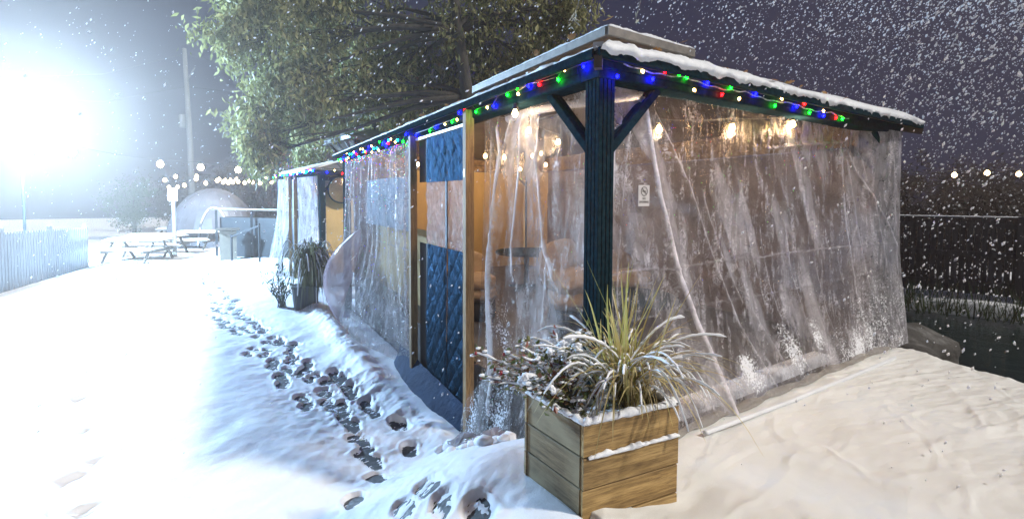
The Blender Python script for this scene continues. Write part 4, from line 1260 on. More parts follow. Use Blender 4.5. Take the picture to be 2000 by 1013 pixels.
cols = ['blue', 'yellow', 'cyan', 'blue', 'green', 'yellow', 'red', 'blue', 'cyan', 'yellow']
FB = []
for k in range(46):
    y = 2.85 + 3.85 * (k / 45) ** .9
    FB.append((cols[(k * 7) % 10], -.105 - .10 * rr.random() * (k % 3 == 0), y + rr.uniform(-.03, .03), 2.06 + .13 * rr.random()))
led_string('dense string of coloured lights along the left eave beyond the door', FB, 'coloured light strings on the gazebos', .0098)
FB2 = []
for k in range(52):
    y = 4.05 * k / 51 - .1
    p = g2w(-.20, y, HB2 + .05 + .07 * rr.random()); FB2.append((['blue', 'cyan', 'blue', 'yellow', 'red', 'blue', 'green'][k % 7], p.x, p.y, p.z))
led_string('dense coloured lights along the left eave of the far gazebo', FB2, 'coloured light strings on the gazebos', .017, cap=False)
FB3 = []
for k in range(12):
    p = g2w(.05 + .11 * k * 1.6, -.22, HB2 + .02 + .09 * rr.random()); FB3.append((['blue', 'yellow', 'red', 'green', 'yellow', 'blue', 'blue'][k % 7], p.x, p.y, p.z))
led_string('sparse coloured lights along the front eave of the far gazebo', FB3, 'coloured light strings on the gazebos', .015, cap=False)

# ------------------------------------------------------------------ notice on the plastic wall
sg = thing('notice', 'small pale notice with a round no smoking symbol taped to the right plastic wall', 'sign', (.345, -.012, 1.47))
mb = MB(); mb.box(.299, .391, -.015, -.012, 1.405, 1.530); mb.build('sheet', M['paper'], sg)
mb = MB(); mb.tube([(.345 + .026 * math.cos(a), -.0165, 1.493 + .026 * math.sin(a)) for a in np.linspace(0, 2 * math.pi, 25)], .0020, 4); mb.build('ring_symbol', M['ink'], sg)
mb = MB(); mb.bar((.345 - .018, -.0168, 1.493 + .018), (.345 + .018, -.0168, 1.493 - .018), .0012, .004); mb.build('slash_symbol', M['ink'], sg)
mb = MB(); mb.box(.330, .360, -.0162, -.0152, 1.490, 1.496); mb.build('cigarette_symbol', M['ink'], sg)


def text(body, loc, size, mat, parent, name='lettering', rot=(math.pi / 2, 0, 0)):
    c = bpy.data.curves.new(name, 'FONT'); c.body = body; c.size = size; c.align_x = 'CENTER'; c.extrude = .0004
    o = bpy.data.objects.new('tmp_text', c); COL.objects.link(o)
    dg = bpy.context.evaluated_depsgraph_get(); me = bpy.data.meshes.new_from_object(o.evaluated_get(dg))
    bpy.data.objects.remove(o)
    me.materials.clear(); me.materials.append(mat); me.name = name
    q = bpy.data.objects.new(name, me); COL.objects.link(q)
    q.parent = parent; q.location = Vector(loc) - WORLD[parent.name]; q.rotation_euler = rot
    return q


text('NO', (.345, -.0162, 1.445), .017, M['ink'], sg)
text('SMOKING', (.345, -.0162, 1.424), .0185, M['ink'], sg)


# ------------------------------------------------------------------ planter
def planter(loc_label, Fq, Rq, Bq, Lq, ztop, zbot, ph, snowrim=True):
    t = thing('planter_box', loc_label, 'planter', (*((Vector(Fq) + Vector(Bq)) / 2), zbot))
    Q = [Vector(q).to_3d() for q in (Fq, Rq, Bq, Lq)]
    n = int(round((ztop - zbot) / ph))
    for side in range(4):
        a, b = Q[side], Q[(side + 1) % 4]
        d = (b - a).normalized(); nrm = Vector((d.y, -d.x, 0))
        ins = .024 if side % 2 else 0.0
        for k in range(n):
            z1 = ztop - k * ph; z0 = z1 - ph + .007
            j = rr.uniform(-.003, .003)
            m = MB()
            aa = a + d * ins - nrm * (.012 - j); bb = b - d * ins - nrm * (.012 - j)
            L_ = (bb - aa).length
            # planks are modelled along their own axis so the grain follows them
            m.bar((0, 0, 0), (L_, 0, 0), .024, z1 - z0, bev=.003)
            o = m.build('plank', M['plank'] if side % 2 == 0 else M['plankside2'], t, local=True)
            o.location = Vector((aa.x, aa.y, (z0 + z1) / 2)) - WORLD[t.name]
            o.rotation_euler = (rr.uniform(-.004, .004), rr.uniform(-.003, .003), math.atan2(d.y, d.x))
            # shift the texture of each plank by moving its origin along the grain
            sh = rr.uniform(0, 8)
            for vv in o.data.vertices: vv.co.x += sh; vv.co.z += k * .37 + side
            o.location -= o.rotation_euler.to_matrix() @ Vector((sh, 0, k * .37 + side))
    m = MB()
    qi = [q + (sum(Q, Vector()) / 4 - q) * .06 for q in Q]
    m.poly([(q.x, q.y, ztop - .05) for q in qi] + [(q.x, q.y, ztop - .10) for q in qi], [(0, 1, 2, 3), (7, 6, 5, 4), (0, 4, 5, 1), (1, 5, 6, 2), (2, 6, 7, 3), (3, 7, 4, 0)])
    m.build('soil', M['soil'], t)
    return t, Q


M['plankside2'] = wood('weathered_side_plank', (.15, .11, .055), (.32, .24, .13), (.43, .34, .20), 'x', True, (.33, .27, .16))
PF, PR, PB, PLq = (-.458, -.423), (.07, -.50), (.055, -.13), (-.494, -.012)
PT = .46
plt, PQ = planter('square wooden planter box of wide planks rimmed with snow in front of the corner post', PF, PR, PB, PLq, PT, -.12, .145)
# snow on the rim and on the ledge of the second plank
def snow_strip(pts, wdt, th, seed, rough=.5, m=None):
    m = m or MB()
    pts = [Vector(p) for p in pts]; path = []
    for i in range(len(pts) - 1):
        k_ = max(2, int((pts[i + 1] - pts[i]).length / .008))
        for k in range(k_): path.append(pts[i].lerp(pts[i + 1], k / k_))
    path.append(pts[-1])
    n = 8; k0 = len(m.v)
    for i, p in enumerate(path):
        t = (path[min(i + 1, len(path) - 1)] - path[max(i - 1, 0)]).normalized()
        sdv = t.cross(Vector((0, 0, 1))).normalized()
        f = 1 + rough * (mnoise.noise(p * 22 + Vector((seed, 0, 0))) + .6 * mnoise.noise(p * 60))
        f = max(.12, f) * min(1, .3 + min(i, len(path) - 1 - i) / 4)
        dx = .35 * wdt * mnoise.noise(p * 30 + Vector((0, seed, 0)))
        for j in range(n):
            a = 2 * math.pi * j / n
            m.v.append(tuple(p + sdv * (math.cos(a) * wdt * (.7 + .3 * f) + dx) + Vector((0, 0, 1)) * (math.sin(a) * th * f * .5 + th * f * .25)))
    for i in range(len(path) - 1):
        for j in range(n):
            m.f.append((k0 + i * n + j, k0 + i * n + (j + 1) % n, k0 + (i + 1) * n + (j + 1) % n, k0 + (i + 1) * n + j))
    return m


m = MB()
Zs = PT + .006
F3, R3, B3, L3 = [Vector((q[0], q[1], Zs)) for q in (PF, PR, PB, PLq)]
inw = lambda a, b: (a + b) / 2
snow_strip([F3 + Vector((.0, .014, 0)), R3 + Vector((-.012, .014, 0))], .019, .036, 1, .5, m)
snow_strip([F3 + Vector((.012, .0, 0)), L3 + Vector((.014, 0, 0))], .017, .028, 2, .6, m)
snow_strip([R3 + Vector((-.014, .0, 0)), B3 + Vector((-.014, 0, 0))], .020, .04, 3, .5, m)
snow_strip([F3.lerp(R3, .04) + Vector((0, -.006, -.150)), R3 + Vector((0, -.006, -.150))], .010, .022, 4, .8, m)
rs = m.build('rim_snow', M['snow'], smooth=True); tag(rs, 'snow lying along the rim and board ledges of the wooden planter', 'snow', None, 'stuff')

# ornamental grass in the planter
def blade_strip(root, d, h, reach, wd, bend, nseg=11, rng=rr):
    """arching grass blade: points, from root, leaning along d (unit xy)"""
    pts = []
    for i in range(nseg + 1):
        t = i / nseg
        r_ = reach * (t ** 1.25)
        z = h * (1.0 * t - bend * t ** 2.4) * 1.0
        pts.append(Vector((root[0] + d[0] * r_ + .012 * math.sin(t * 5 + d[1] * 9), root[1] + d[1] * r_, root[2] + z)))
    return pts


def ribbon(m, pts, wd, tint, tl, curl=.25):
    k0 = len(m.v); n = len(pts)
    for i, p in enumerate(pts):
        t = (pts[min(i + 1, n - 1)] - pts[max(i - 1, 0)]).normalized()
        sdv = t.cross(Vector((0, 0, 1)))
        if sdv.length < .05: sdv = t.cross(Vector((1, 0, 0)))
        sdv.normalize(); up = sdv.cross(t)
        s = i / (n - 1); w_ = wd * (.55 + .45 * min(1, s * 4)) * (1 - s ** 3) + .0006
        m.v += [tuple(p - sdv * w_), tuple(p - up * w_ * curl), tuple(p + sdv * w_)]
        tl += [tint, tint, tint]
    for i in range(n - 1):
        a = k0 + i * 3
        m.f += [(a, a + 1, a + 4, a + 3), (a + 1, a + 2, a + 5, a + 4)]


def grass_clump(name, label, root, nbl, hr, rr_, wd, mat, snowy, seed, spread=.05, dirs=None, tintf=None, cat='grass clump', snow_th=.008, fountain=False):
    rg = random.Random(seed)
    t = thing(name, label, cat, root)
    ms = MB()
    for k in range(nbl):
        a = dirs(rg) if dirs else rg.uniform(0, 2 * math.pi)
        h = rg.uniform(*hr); upright = rg.random() < (.24 if dirs else .1)
        reach = h * (rg.uniform(.08, .62) if upright else rg.uniform(*rr_))
        bend = rg.uniform(.0, .50) if upright else rg.uniform(.45, 1.05)
        r0 = (root[0] + rg.gauss(0, spread), root[1] + rg.gauss(0, spread), root[2])
        d = (math.cos(a), math.sin(a))
        pts = blade_strip(r0, d, h, reach, wd, bend)
        if fountain:
            reach = rg.uniform(*rr_); r1 = Vector(r0); hh = rg.uniform(*hr)
            pm = r1 + Vector((d[0] * reach * .35, d[1] * reach * .35, hh * 1.55)); pe = r1 + Vector((d[0] * reach, d[1] * reach, rg.uniform(-.45, .35) * hh))
            pts = [r1.lerp(pm, t_ / 11).lerp(pm.lerp(pe, t_ / 11), t_ / 11) for t_ in range(12)]
        m = MB(); tl = []
        tint = tintf(rg, upright) if tintf else rg.random()
        ribbon(m, pts, wd * rg.uniform(.6, 1.2), tint, tl)
        m.build('blade', mat, t, attrs={'tint': tl})
        if snowy and not upright and rg.random() < snowy:
            i0 = rg.randint(2, 4); seg = pts[i0:rg.randint(9, 12)]
            if len(seg) > 2:
                snow_strip([p + Vector((0, 0, .003)) for p in seg], wd * .8, snow_th * rg.uniform(.7, 1.5), k, .45, ms)
    if ms.v:
        o = ms.build('blade_snow', M['snow'], t, smooth=True); o['kind'] = 'stuff'
    return t


grass_clump('grass_clump', 'tall yellow green ornamental grass with snowy arching blades in the wooden planter', (-.06, -.27, PT - .05), 270, (.42, .82), (.32, .82), .0058, M['blade'], .6, 4, .05,
            lambda g: g.uniform(0, 2 * math.pi), lambda g, up: (g.uniform(.35, .95) if up else g.uniform(0, .75)), snow_th=.011)


# snow-laden shrub in the planter
def shrub():
    rg = random.Random(12)
    root = Vector((-.33, -.16, PT - .05))
    t = thing('berry_shrub', 'snow laden leafy shrub with red berries spilling over the left side of the planter', 'shrub', tuple(root))
    leaves = MB(); tl = []; sn = MB()
    tips = []
    targets = [V(932, 692, 2.32), V(940, 737, 2.30), V(965, 722, 2.30), V(985, 690, 2.3), V(1010, 675, 2.3), V(1040, 668, 2.25), V(1085, 655, 2.2), V(1000, 735, 2.2), V(1030, 760, 2.1), V(1060, 720, 2.1), V(1100, 700, 2.15), V(1120, 680, 2.2), V(1050, 690, 2.2), V(1140, 640, 2.25), V(975, 750, 2.25), V(1075, 800, 2.0), V(1150, 720, 2.2), V(1110, 750, 2.1), V(1020, 700, 2.15), V(1165, 760, 2.15), V(1130, 810, 2.03), V(1090, 775, 2.08)]
    for k, tg in enumerate(targets):
        r0 = root + Vector((rg.uniform(-.07, .07), rg.uniform(-.07, .07), 0))
        mid = r0.lerp(tg, .5) + Vector((0, 0, .06 + rg.uniform(0, .04)))
        pts = []
        for i in range(9):
            s = i / 8
            pts.append(r0.lerp(mid, s).lerp(mid.lerp(tg, s), s) + Vector((rg.uniform(-.006, .006), rg.uniform(-.006, .006), rg.uniform(-.006, .006))))
        m = MB(); m.tube(pts, [.0045 * (1 - .7 * i / 8) for i in range(9)], 5); m.build('twig', M['bark'], t)
        if k % 2 == 0 or k < 4:
            snow_strip([p + Vector((0, 0, .004)) for p in pts[4:]], .006, .013, k, .6, sn)
        for i in range(3, 9):
            for _ in range(5):
                c = pts[i] + Vector((rg.gauss(0, .022), rg.gauss(0, .022), rg.gauss(0, .018)))
                d = Vector((rg.gauss(0, 1), rg.gauss(0, 1), rg.gauss(.2, .7))).normalized(); sdv = d.cross(Vector((rg.random(), rg.random(), 1))).normalized()
                ln = rg.uniform(.026, .046); wd = ln * .3
                q0 = len(leaves.v)
                up = d.cross(sdv) * wd * .4
                leaves.v += [tuple(c), tuple(c + d * ln * .5 + sdv * wd + up), tuple(c + d * ln), tuple(c + d * ln * .5 - sdv * wd + up)]
                leaves.f += [(q0, q0 + 1, q0 + 2), (q0, q0 + 2, q0 + 3)]
                tt = rg.random(); tl += [tt] * 4
                if rg.random() < .27:
                    sn.blob(c + Vector((0, 0, .006)), rg.uniform(.005, .012), 1.5, 1.2, .7, rg.random() * 50, .5, 2)
        tips.append((pts[-1], pts[-2]))
    for c, r in ((V(1112, 668, 2.17), .034), (V(1095, 680, 2.16), .026), (V(1130, 676, 2.17), .028), (V(1078, 685, 2.15), .022), (V(1075, 762, 2.02), .024), (V(1190, 772, 2.2), .034), (V(1175, 780, 2.18), .024), (V(1035, 735, 2.1), .03), (V(1020, 745, 2.1), .026), (V(1110, 692, 2.15), .022)):
        [sn.blob(c + Vector((rg.gauss(0, r * .5), rg.gauss(0, r * .5), rg.gauss(0, r * .3))), r * rg.uniform(.35, .6), 1.4, 1.2, .8, rg.random() * 90, .8, 3) for _ in range(5)]
    for k in range(70):
        c = Vector((rg.uniform(-.44, .02), rg.uniform(-.40, -.08), PT - .045))
        sn.blob(c, rg.uniform(.010, .028), 1.4, 1.3, .6, k, .5, 2)
    o = leaves.build('foliage', M['shrubleaf'], t, attrs={'tint': tl}); o['kind'] = 'stuff'
    o = sn.build('shrub_snow', M['snow'], t, smooth=True); o['kind'] = 'stuff'
    for (p, q) in tips[:4]:
        m = MB(); m.blob(p, .009, 1, 1, 1.15, p.x * 30, .12, 2); m.build('berry', M['berry'], t, smooth=True)
    m = MB(); m.blob(V(978, 728, 2.28), .011, 1, 1, 1.1, 3, .12, 2); m.build('berry', M['berry'], t, smooth=True)
    # bare brown stems among the soil
    for k in range(34):
        a = rg.uniform(0, 6.28); r0 = Vector((-.10 + rg.gauss(0, .07), -.26 + rg.gauss(0, .05), PT - .06))
        pts = [r0, r0 + Vector((.03 * math.cos(a), .03 * math.sin(a), .06)), r0 + Vector((.07 * math.cos(a), .07 * math.sin(a), .10 + .08 * rg.random()))]
        m = MB(); m.tube(pts, [.003, .0022, .001], 4); m.build('dry_stem', M['bark'], t)


shrub()

# far planter with its fountain of dry grass
P2 = Vector((-.66, 7.05, float(base_h(-.66, 7.05)) + .06))
p2 = thing('planter_tub', 'dark square planter tub under the drooping grass beside the far gazebo', 'planter', tuple(P2))
mb = MB(); mb.poly([(P2.x + sx * r, P2.y + sy * r, P2.z + z) for r, z in ((.17, -.08), (.21, .42)) for sx, sy in ((-1, -1), (1, -1), (1, 1), (-1, 1))], [(3, 2, 1, 0), (4, 5, 6, 7), (0, 1, 5, 4), (1, 2, 6, 5), (2, 3, 7, 6), (3, 0, 4, 7)]); mb.build('tub', M['fencedark'], p2)
mb = MB(); mb.tube([(P2.x + sx * .215, P2.y + sy * .215, P2.z + .41) for sx, sy in ((-1, -1), (1, -1), (1, 1), (-1, 1), (-1, -1))], .015, 5); mb.build('rim', M['fencedark'], p2)
grass_clump('grass_clump', 'big fountain of dry drooping grass in the dark tub before the far gazebo', (P2.x + .12, P2.y, P2.z + .36), 290, (.62, 1.08), (.22, .66), .012, M['drygrass'], .3, 9, .08,
            None, lambda g, up: g.random() ** 1.5, snow_th=.012, fountain=True)
rg = random.Random(5)
sh = thing('dark_shrub', 'dark spiky shrub low on the snow left of the dry grass fountain', 'shrub', (-1.05, 7.35, -.6))
lv = MB(); tl = []
for k in range(22):
    a = rg.uniform(0, 6.28); tgt = Vector((-1.05 + .38 * math.cos(a) * rg.random(), 7.35 + .3 * math.sin(a), -.6 + rg.uniform(.3, .75)))
    r0 = Vector((-1.0 + rg.gauss(0, .04), 7.35, -.6))
    m = MB(); m.tube([r0, r0.lerp(tgt, .5) + Vector((0, 0, .06)), tgt], [.008, .006, .002], 4); m.build('branch', M['bark'], sh)
    for i in range(16):
        c = r0.lerp(tgt, .35 + .65 * rg.random()) + Vector((rg.gauss(0, .03), rg.gauss(0, .03), .03))
        d = Vector((rg.gauss(0, 1), rg.gauss(0, 1), .7)).normalized(); s2 = d.cross(Vector((.3, .1, 1))).normalized() * .012
        q0 = len(lv.v); lv.v += [tuple(c), tuple(c + d * .05 + s2), tuple(c + d * .11), tuple(c + d * .05 - s2)]; lv.f.append((q0, q0 + 1, q0 + 2, q0 + 3)); tl += [rg.random()] * 4
o = lv.build('foliage', M['bushleaf'], sh, attrs={'tint': tl}); o['kind'] = 'stuff'

# ------------------------------------------------------------------ trees
def leaf_tree(label, base, trunk_pts, trunk_r, clumps, mat, nleaf, lsize, seed, droop=.75, cat='tree', group=None, sub=3, name='leafy_tree'):
    rg = random.Random(seed); ng = np.random.default_rng(seed)
    t = thing(name, label, cat, base, group)
    m = MB(); tp = [Vector(p) for p in trunk_pts]
    m.tube(tp, [trunk_r * (1 - .75 * i / (len(tp) - 1)) for i in range(len(tp))], 9); m.build('trunk', M['bark'], t, smooth=True)
    cents = []; sizes = []
    for (c, r) in clumps:
        c = Vector(c)
        near = min(tp[len(tp) // 3:], key=lambda q: (q - c).length)
        mid = near.lerp(c, .55) + Vector((rg.uniform(-.2, .2), rg.uniform(-.2, .2), .25 * r))
        pts = [near, near.lerp(mid, .5) + Vector((0, 0, .1)), mid, c]
        m = MB(); m.tube(pts, [trunk_r * .28, trunk_r * .2, trunk_r * .12, trunk_r * .04], 6); lb = m.build('limb', M['bark'], t, smooth=True)
        mt = MB()
        for k in range(sub * 3):
            e = c + Vector((rg.gauss(0, .5), rg.gauss(0, .5), rg.gauss(0, .42))) * r
            a = mid.lerp(c, rg.random())
            mt.tube([a, a.lerp(e, .5) + Vector((0, 0, .08)), e], [trunk_r * .06, trunk_r * .04, trunk_r * .015], 4)
            cents.append(e); sizes.append(r)
        mt.build('branch', M['bark'], lb)
    n = nleaf
    idx = ng.integers(0, len(cents), n)
    sz = np.array(sizes)[idx]
    C0 = np.array([tuple(c) for c in cents])[idx]
    # tufts: leaves gather in small hanging sprays
    nt_ = max(1, n // 14)
    tid = ng.integers(0, nt_, n)
    tufts_c = ng.integers(0, len(cents), nt_)
    TC = np.array([tuple(c) for c in cents])[tufts_c] + ng.normal(0, .30, (nt_, 3)) * np.array(sizes)[tufts_c][:, None]
    P = TC[tid] + ng.normal(0, 1, (n, 3)) * np.array([.085, .085, .12]) * lsize / .12
    D = ng.normal(0, .55, (n, 3)); D[:, 2] -= droop * 1.1
    D /= np.linalg.norm(D, axis=1)[:, None]
    Sd = np.cross(D, ng.normal(0, 1, (n, 3))); Sd /= np.linalg.norm(Sd, axis=1)[:, None]
    ln = lsize * ng.uniform(.6, 1.25, n)[:, None]; wd = ln * .17
    Nn = np.cross(D, Sd) * wd * .5
    Vt = np.stack([P, P + D * ln * .45 + Sd * wd + Nn, P + D * ln, P + D * ln * .45 - Sd * wd + Nn], 1).reshape(-1, 3)
    b0 = np.array(base)
    Vt = Vt - b0
    me = bpy.data.meshes.new('foliage')
    me.vertices.add(n * 4); me.vertices.foreach_set('co', Vt.astype(np.float32).ravel())
    q = np.arange(n) * 4
    tris = np.stack([q, q + 1, q + 2, q, q + 2, q + 3], 1).reshape(-1).astype(np.int32)
    me.loops.add(n * 6); me.loops.foreach_set('vertex_index', tris)
    me.polygons.add(n * 2); me.polygons.foreach_set('loop_start', np.arange(0, n * 6, 3, dtype=np.int32))
    at = me.attributes.new('tint', 'FLOAT', 'POINT')
    tt = np.clip(ng.uniform(0, 1, nt_)[tid] * .7 + ng.uniform(0, .3, n), 0, 1)
    at.data.foreach_set('value', np.repeat(tt, 4).astype(np.float32))
    me.materials.append(mat); me.update(calc_edges=True)
    o = bpy.data.objects.new('foliage', me); COL.objects.link(o); o.parent = t; o['kind'] = 'stuff'
    return t


BT = V(965, 560, 11.5); BT.z = -.7
clp = []
for (px, py, d, r) in ((505, 25, 11, .95), (455, 80, 10.6, .45), (470, 5, 10.8, .5), (600, 15, 11.4, 1.1), (570, 95, 11, .8), (700, 30, 12, 1.1), (640, 165, 11.2, .85), (690, 120, 13, .9), (560, 165, 11, .55), (525, 215, 10.8, .55), (575, 245, 13, .6), (520, 265, 10.6, .42), (515, 305, 10.6, .35), (630, 245, 14.8, .75), (790, 60, 12, 1.1), (780, 140, 12.3, .9), (740, 205, 15, .85), (690, 240, 15.5, .75), (830, 200, 12.6, .9), (880, 70, 12.2, 1.1), (890, 150, 12.6, 1.0), (960, 30, 12, 1.1), (960, 110, 12.4, 1.0), (1040, 50, 12, .95), (1030, 120, 12.6, .8), (1095, 60, 12.4, .7), (1110, 20, 12, .6), (860, 250, 12.8, .8), (780, 260, 15, .8), (950, 190, 12.8, .8), (650, 70, 11.4, .8), (600, 290, 15, .55), (540, -40, 11, .9), (700, -60, 12, 1.2), (900, -60, 12, 1.3), (1060, -50, 12, 1.0), (610, 205, 10.9, .55), (720, 160, 11.3, .6), (930, 240, 13, .7)):
    clp.append((tuple(V(px, py, d)), r))
leaf_tree('large leafy tree with drooping grey green foliage rising behind the near gazebo', tuple(BT),
          [tuple(BT), tuple(BT + Vector((-.1, 0, 1.5))), tuple(BT + Vector((-.35, .1, 3))), tuple(BT + Vector((-.7, .1, 4.6))), tuple(BT + Vector((-.9, .2, 6.2))), tuple(BT + Vector((-1.2, .2, 8.4)))], .30, clp, M['leaf'], 46000, .19, 21)
# sprigs hanging into view near the top of the roof
def sprig(px, py, d, label, seed, n=16):
    rg = random.Random(seed); c = V(px, py, d)
    t = thing('hanging_sprig', label, 'branch', tuple(c))
    up = c + Vector((.25, .1, .75))
    m = MB(); m.tube([up, c.lerp(up, .5) + Vector((.04, 0, .02)), c], [.008, .006, .003], 5); m.build('twig', M['barkgrey'], t)
    for k in range(n):
        m = MB(); p = c.lerp(up, .35 * rg.random()) + Vector((rg.gauss(0, .03), rg.gauss(0, .03), rg.gauss(0, .04))); dd = Vector((rg.gauss(0, .6), rg.gauss(0, .6), -1)).normalized()
        s = dd.cross(Vector((rg.random(), 1, .2))).normalized()
        pts = [p, p + dd * .04 + s * .012, p + dd * .10, p + dd * .04 - s * .012]
        m.poly(pts + [q + Vector((0, 0, .004)) for q in pts], [(0, 1, 2, 3), (7, 6, 5, 4), (0, 4, 5, 1), (1, 5, 6, 2), (2, 6, 7, 3), (3, 7, 4, 0)])
        m.build('leaf', M['frostleaf'], t)
    return t


M['frostleaf'] = pbr('frosted_leaf', [(.35, (.32, .34, .22)), (.65, (.72, .73, .70))], (30, 30, 30), .6, 0, .3)
sprig(1118, 48, 7.5, 'pale frosted leaf sprig hanging left of the raised roof top', 1)
sprig(1272, 5, 6.5, 'bare frosted twig at the top edge right of the raised roof', 2, 5)
sprig(1240, 48, 6.5, 'tiny frosted leaf sprig just above the raised roof edge', 4, 5)

# trees and bushes farther off
def far_tree(px, py, d, hgt, wid, mat, label, seed, n=4200, ls=.16, cat='tree', name='far_tree', gz=-1.0):
    b = V(px, py, d); b.z = gz
    rg = random.Random(seed)
    cl = [((b.x + rg.gauss(0, wid * .3), b.y + rg.gauss(0, wid * .3), gz + hgt * rg.uniform(.25, .95)), wid * rg.uniform(.3, .5)) for _ in range(10)]
    return leaf_tree(label, tuple(b), [tuple(b), tuple(b + Vector((.1, 0, hgt * .3))), tuple(b + Vector((0, .1, hgt * .6))), tuple(b + Vector((.1, .1, hgt * .9)))], .03 * hgt + .03, cl, mat, n, ls, seed, .2, cat, None, 3, name)


far_tree(500, 400, 27, 5.4, 2.3, M['brownleaf'], 'brown twiggy tree beyond the string lights left of the far gazebo', 31, 7000)
far_tree(440, 400, 28, 4.6, 2.0, M['brownleaf'], 'smaller brown twiggy tree behind the igloo dome', 32, 5000)
far_tree(590, 400, 24, 4.2, 2.0, M['brownleaf'], 'dark bare bush behind the far gazebo roof', 33, 5000)
far_tree(258, 400, 24, 2.9, 1.5, M['bushleaf'], 'green bush left of the white post sign', 34, 5000, .14, 'bush', 'green_bush')
far_tree(330, 400, 30, 3.6, 2.2, M['brownleaf'], 'brown hedge tree behind the white post sign', 35, 5000)
far_tree(390, 400, 31, 3.4, 2.2, M['brownleaf'], 'brown hedge tree directly behind the igloo dome', 36, 5000)
for k, (px, hg) in enumerate(((1690, 4.0), (1770, 3.6), (1850, 3.9), (1930, 3.7), (2010, 3.8), (2100, 4.2))):
    far_tree(px, 400, 22, hg, 2.3, M['nightleaf'], ('dark leafless tree of the far treeline, %s' % ['hidden behind the plastic wall end', 'just right of the plastic wall end', 'below the leftmost distant bulb', 'below the middle distant bulb', 'below the rightmost distant bulb', 'at the right edge of the view'][k]), 50 + k, 5200, .17)

# ------------------------------------------------------------------ right fence
FA, FBp = Vector((8.7, 3.4, -.35)), Vector((11.0, -1.6, -.35))
fe = thing('picket_fence', 'dark timber fence with rails and pickets beyond the pond on the right', 'fence', tuple(FA))
d = (FBp - FA); Lf = d.length; dn = d.normalized(); nn = Vector((dn.y, -dn.x, 0))
np_ = int(Lf / .10)
for k in range(np_):
    p = FA + dn * (k * .10); hh = 1.42 + rr.uniform(-.015, .015)
    mb = MB(); mb.bar(p, p + Vector((rr.uniform(-.01, .01), 0, hh)), .075, .018, up=tuple(nn)); mb.build('picket', M['fencedark'], fe)
for z in (.25, .80, 1.32):
    mb = MB(); mb.bar(FA + nn * .035 + Vector((0, 0, z)), FBp + nn * .035 + Vector((0, 0, z)), .04, .09); mb.build('rail', M['fencedark'], fe)
mb = MB(); mb.bar(FA + Vector((0, 0, 1.46)), FBp + Vector((0, 0, 1.46)), .13, .03); mb.build('cap_rail', M['fencedark'], fe)
for k in range(4):
    p = FA + dn * (k * Lf / 3.2 + .1) + nn * .09
    mb = MB(); mb.bar(p, p + Vector((0, 0, 1.5)), .1, .1); mb.build('post', M['fencedark'], fe)
mb = MB()
snow_strip([FA + Vector((0, 0, 1.478)), FBp + Vector((0, 0, 1.478))], .05, .025, 3, .5, mb)
tag(mb.build('fence_snow', M['snow'], smooth=True), 'thin snow line on the cap of the dark fence on the right', 'snow', None, 'stuff')
for k, (px, hg, lab) in enumerate(((1730, 1.9, 'behind the plastic wall end'), (1790, 1.8, 'left of the middle of the fence'), (1850, 1.95, 'in the middle of the fence'), (1910, 1.8, 'right of the middle of the fence'), (1970, 1.9, 'near the right end of the fence'), (2040, 1.9, 'at the right edge of the view'))):
    far_tree(px, 400, 12.6, hg - .35, 1.5, M['nightleaf'], 'dark dense bush right behind the timber fence, ' + lab, 70 + k, 5200, .14, 'bush', 'dark_bush', -.6)
bw_ = V(1975, 580, 9.3)
boulder('boulder', (bw_.x, bw_.y, -.42), .42, 1.1, .9, .7, 8, 'dark boulder on the pond bank at the right edge before the fence', M['earth'])
mb = MB(); mb.blob((bw_.x, bw_.y, -.16), .36, 1.05, .85, .28, 9, .3, 4); tag(mb.build('boulder_snow', M['snow'], smooth=True), 'cap of snow on the dark boulder at the right edge', 'snow', None, 'stuff')
bulb_string('string of distant warm bulbs above the dark fence on the right', [tuple(V(1700, 346, 14)), tuple(V(1864, 342, 14)), tuple(V(1928, 338, 14)), tuple(V(1990, 340, 14)), tuple(V(2080, 338, 14))], None, M['distbulb'], .07, .14)
# dark brush between fence and pond
rg = random.Random(77)
br = MB(); tl = []
for k in range(900):
    t_ = rg.random(); p = FA + dn * Lf * t_ + nn * rg.uniform(.15, 1.3); p.z = -.55
    a = rg.uniform(0, 6.28); h = rg.uniform(.2, .7); e = p + Vector((.2 * math.cos(a), .2 * math.sin(a), h)); s2 = Vector((math.sin(a), -math.cos(a), 0)) * .01
    q0 = len(br.v); br.v += [tuple(p - s2), tuple(p + s2), tuple(e)]; br.f.append((q0, q0 + 1, q0 + 2)); tl += [rg.random()] * 3
o = br.build('reeds', M['bushleaf'], attrs={'tint': tl}); tag(o, 'dark reeds standing on the pond bank before the fence', 'reeds', None, 'stuff')

# ------------------------------------------------------------------ left and far things
FA, FBp = Vector((-6.45, 10.6, -.7)), Vector((-5.75, 17.6, -.95))
fe = thing('picket_fence', 'pale picket fence glowing in the floodlight along the left side of the yard', 'fence', tuple(FA))
d = FBp - FA; Lf = d.length; dn = d.normalized(); nn = Vector((dn.y, -dn.x, 0))
for k in range(int(Lf / .13)):
    p = FA + dn * (k * .13); p.z -= .0
    mb = MB(); h = 1.35
    mb.bar(p, p + Vector((0, 0, h)), .085, .02, up=tuple(nn)); mb.bar(p + Vector((0, 0, h)), p + Vector((0, 0, h + .05)), .05, .019, up=tuple(nn)); mb.build('picket', M['fencewhite'], fe)
for z in (.3, 1.05):
    mb = MB(); mb.bar(FA - nn * .03 + Vector((0, 0, z)), FBp - nn * .03 + Vector((0, 0, z)), .035, .08); mb.build('rail', M['fencewhite'], fe)
for k in range(4):
    p = FA + dn * (k * Lf / 3.05 + .05) - nn * .08
    mb = MB(); mb.bar(p, p + Vector((0, 0, 1.5)), .1, .1); mb.build('post', M['fencewhite'], fe)


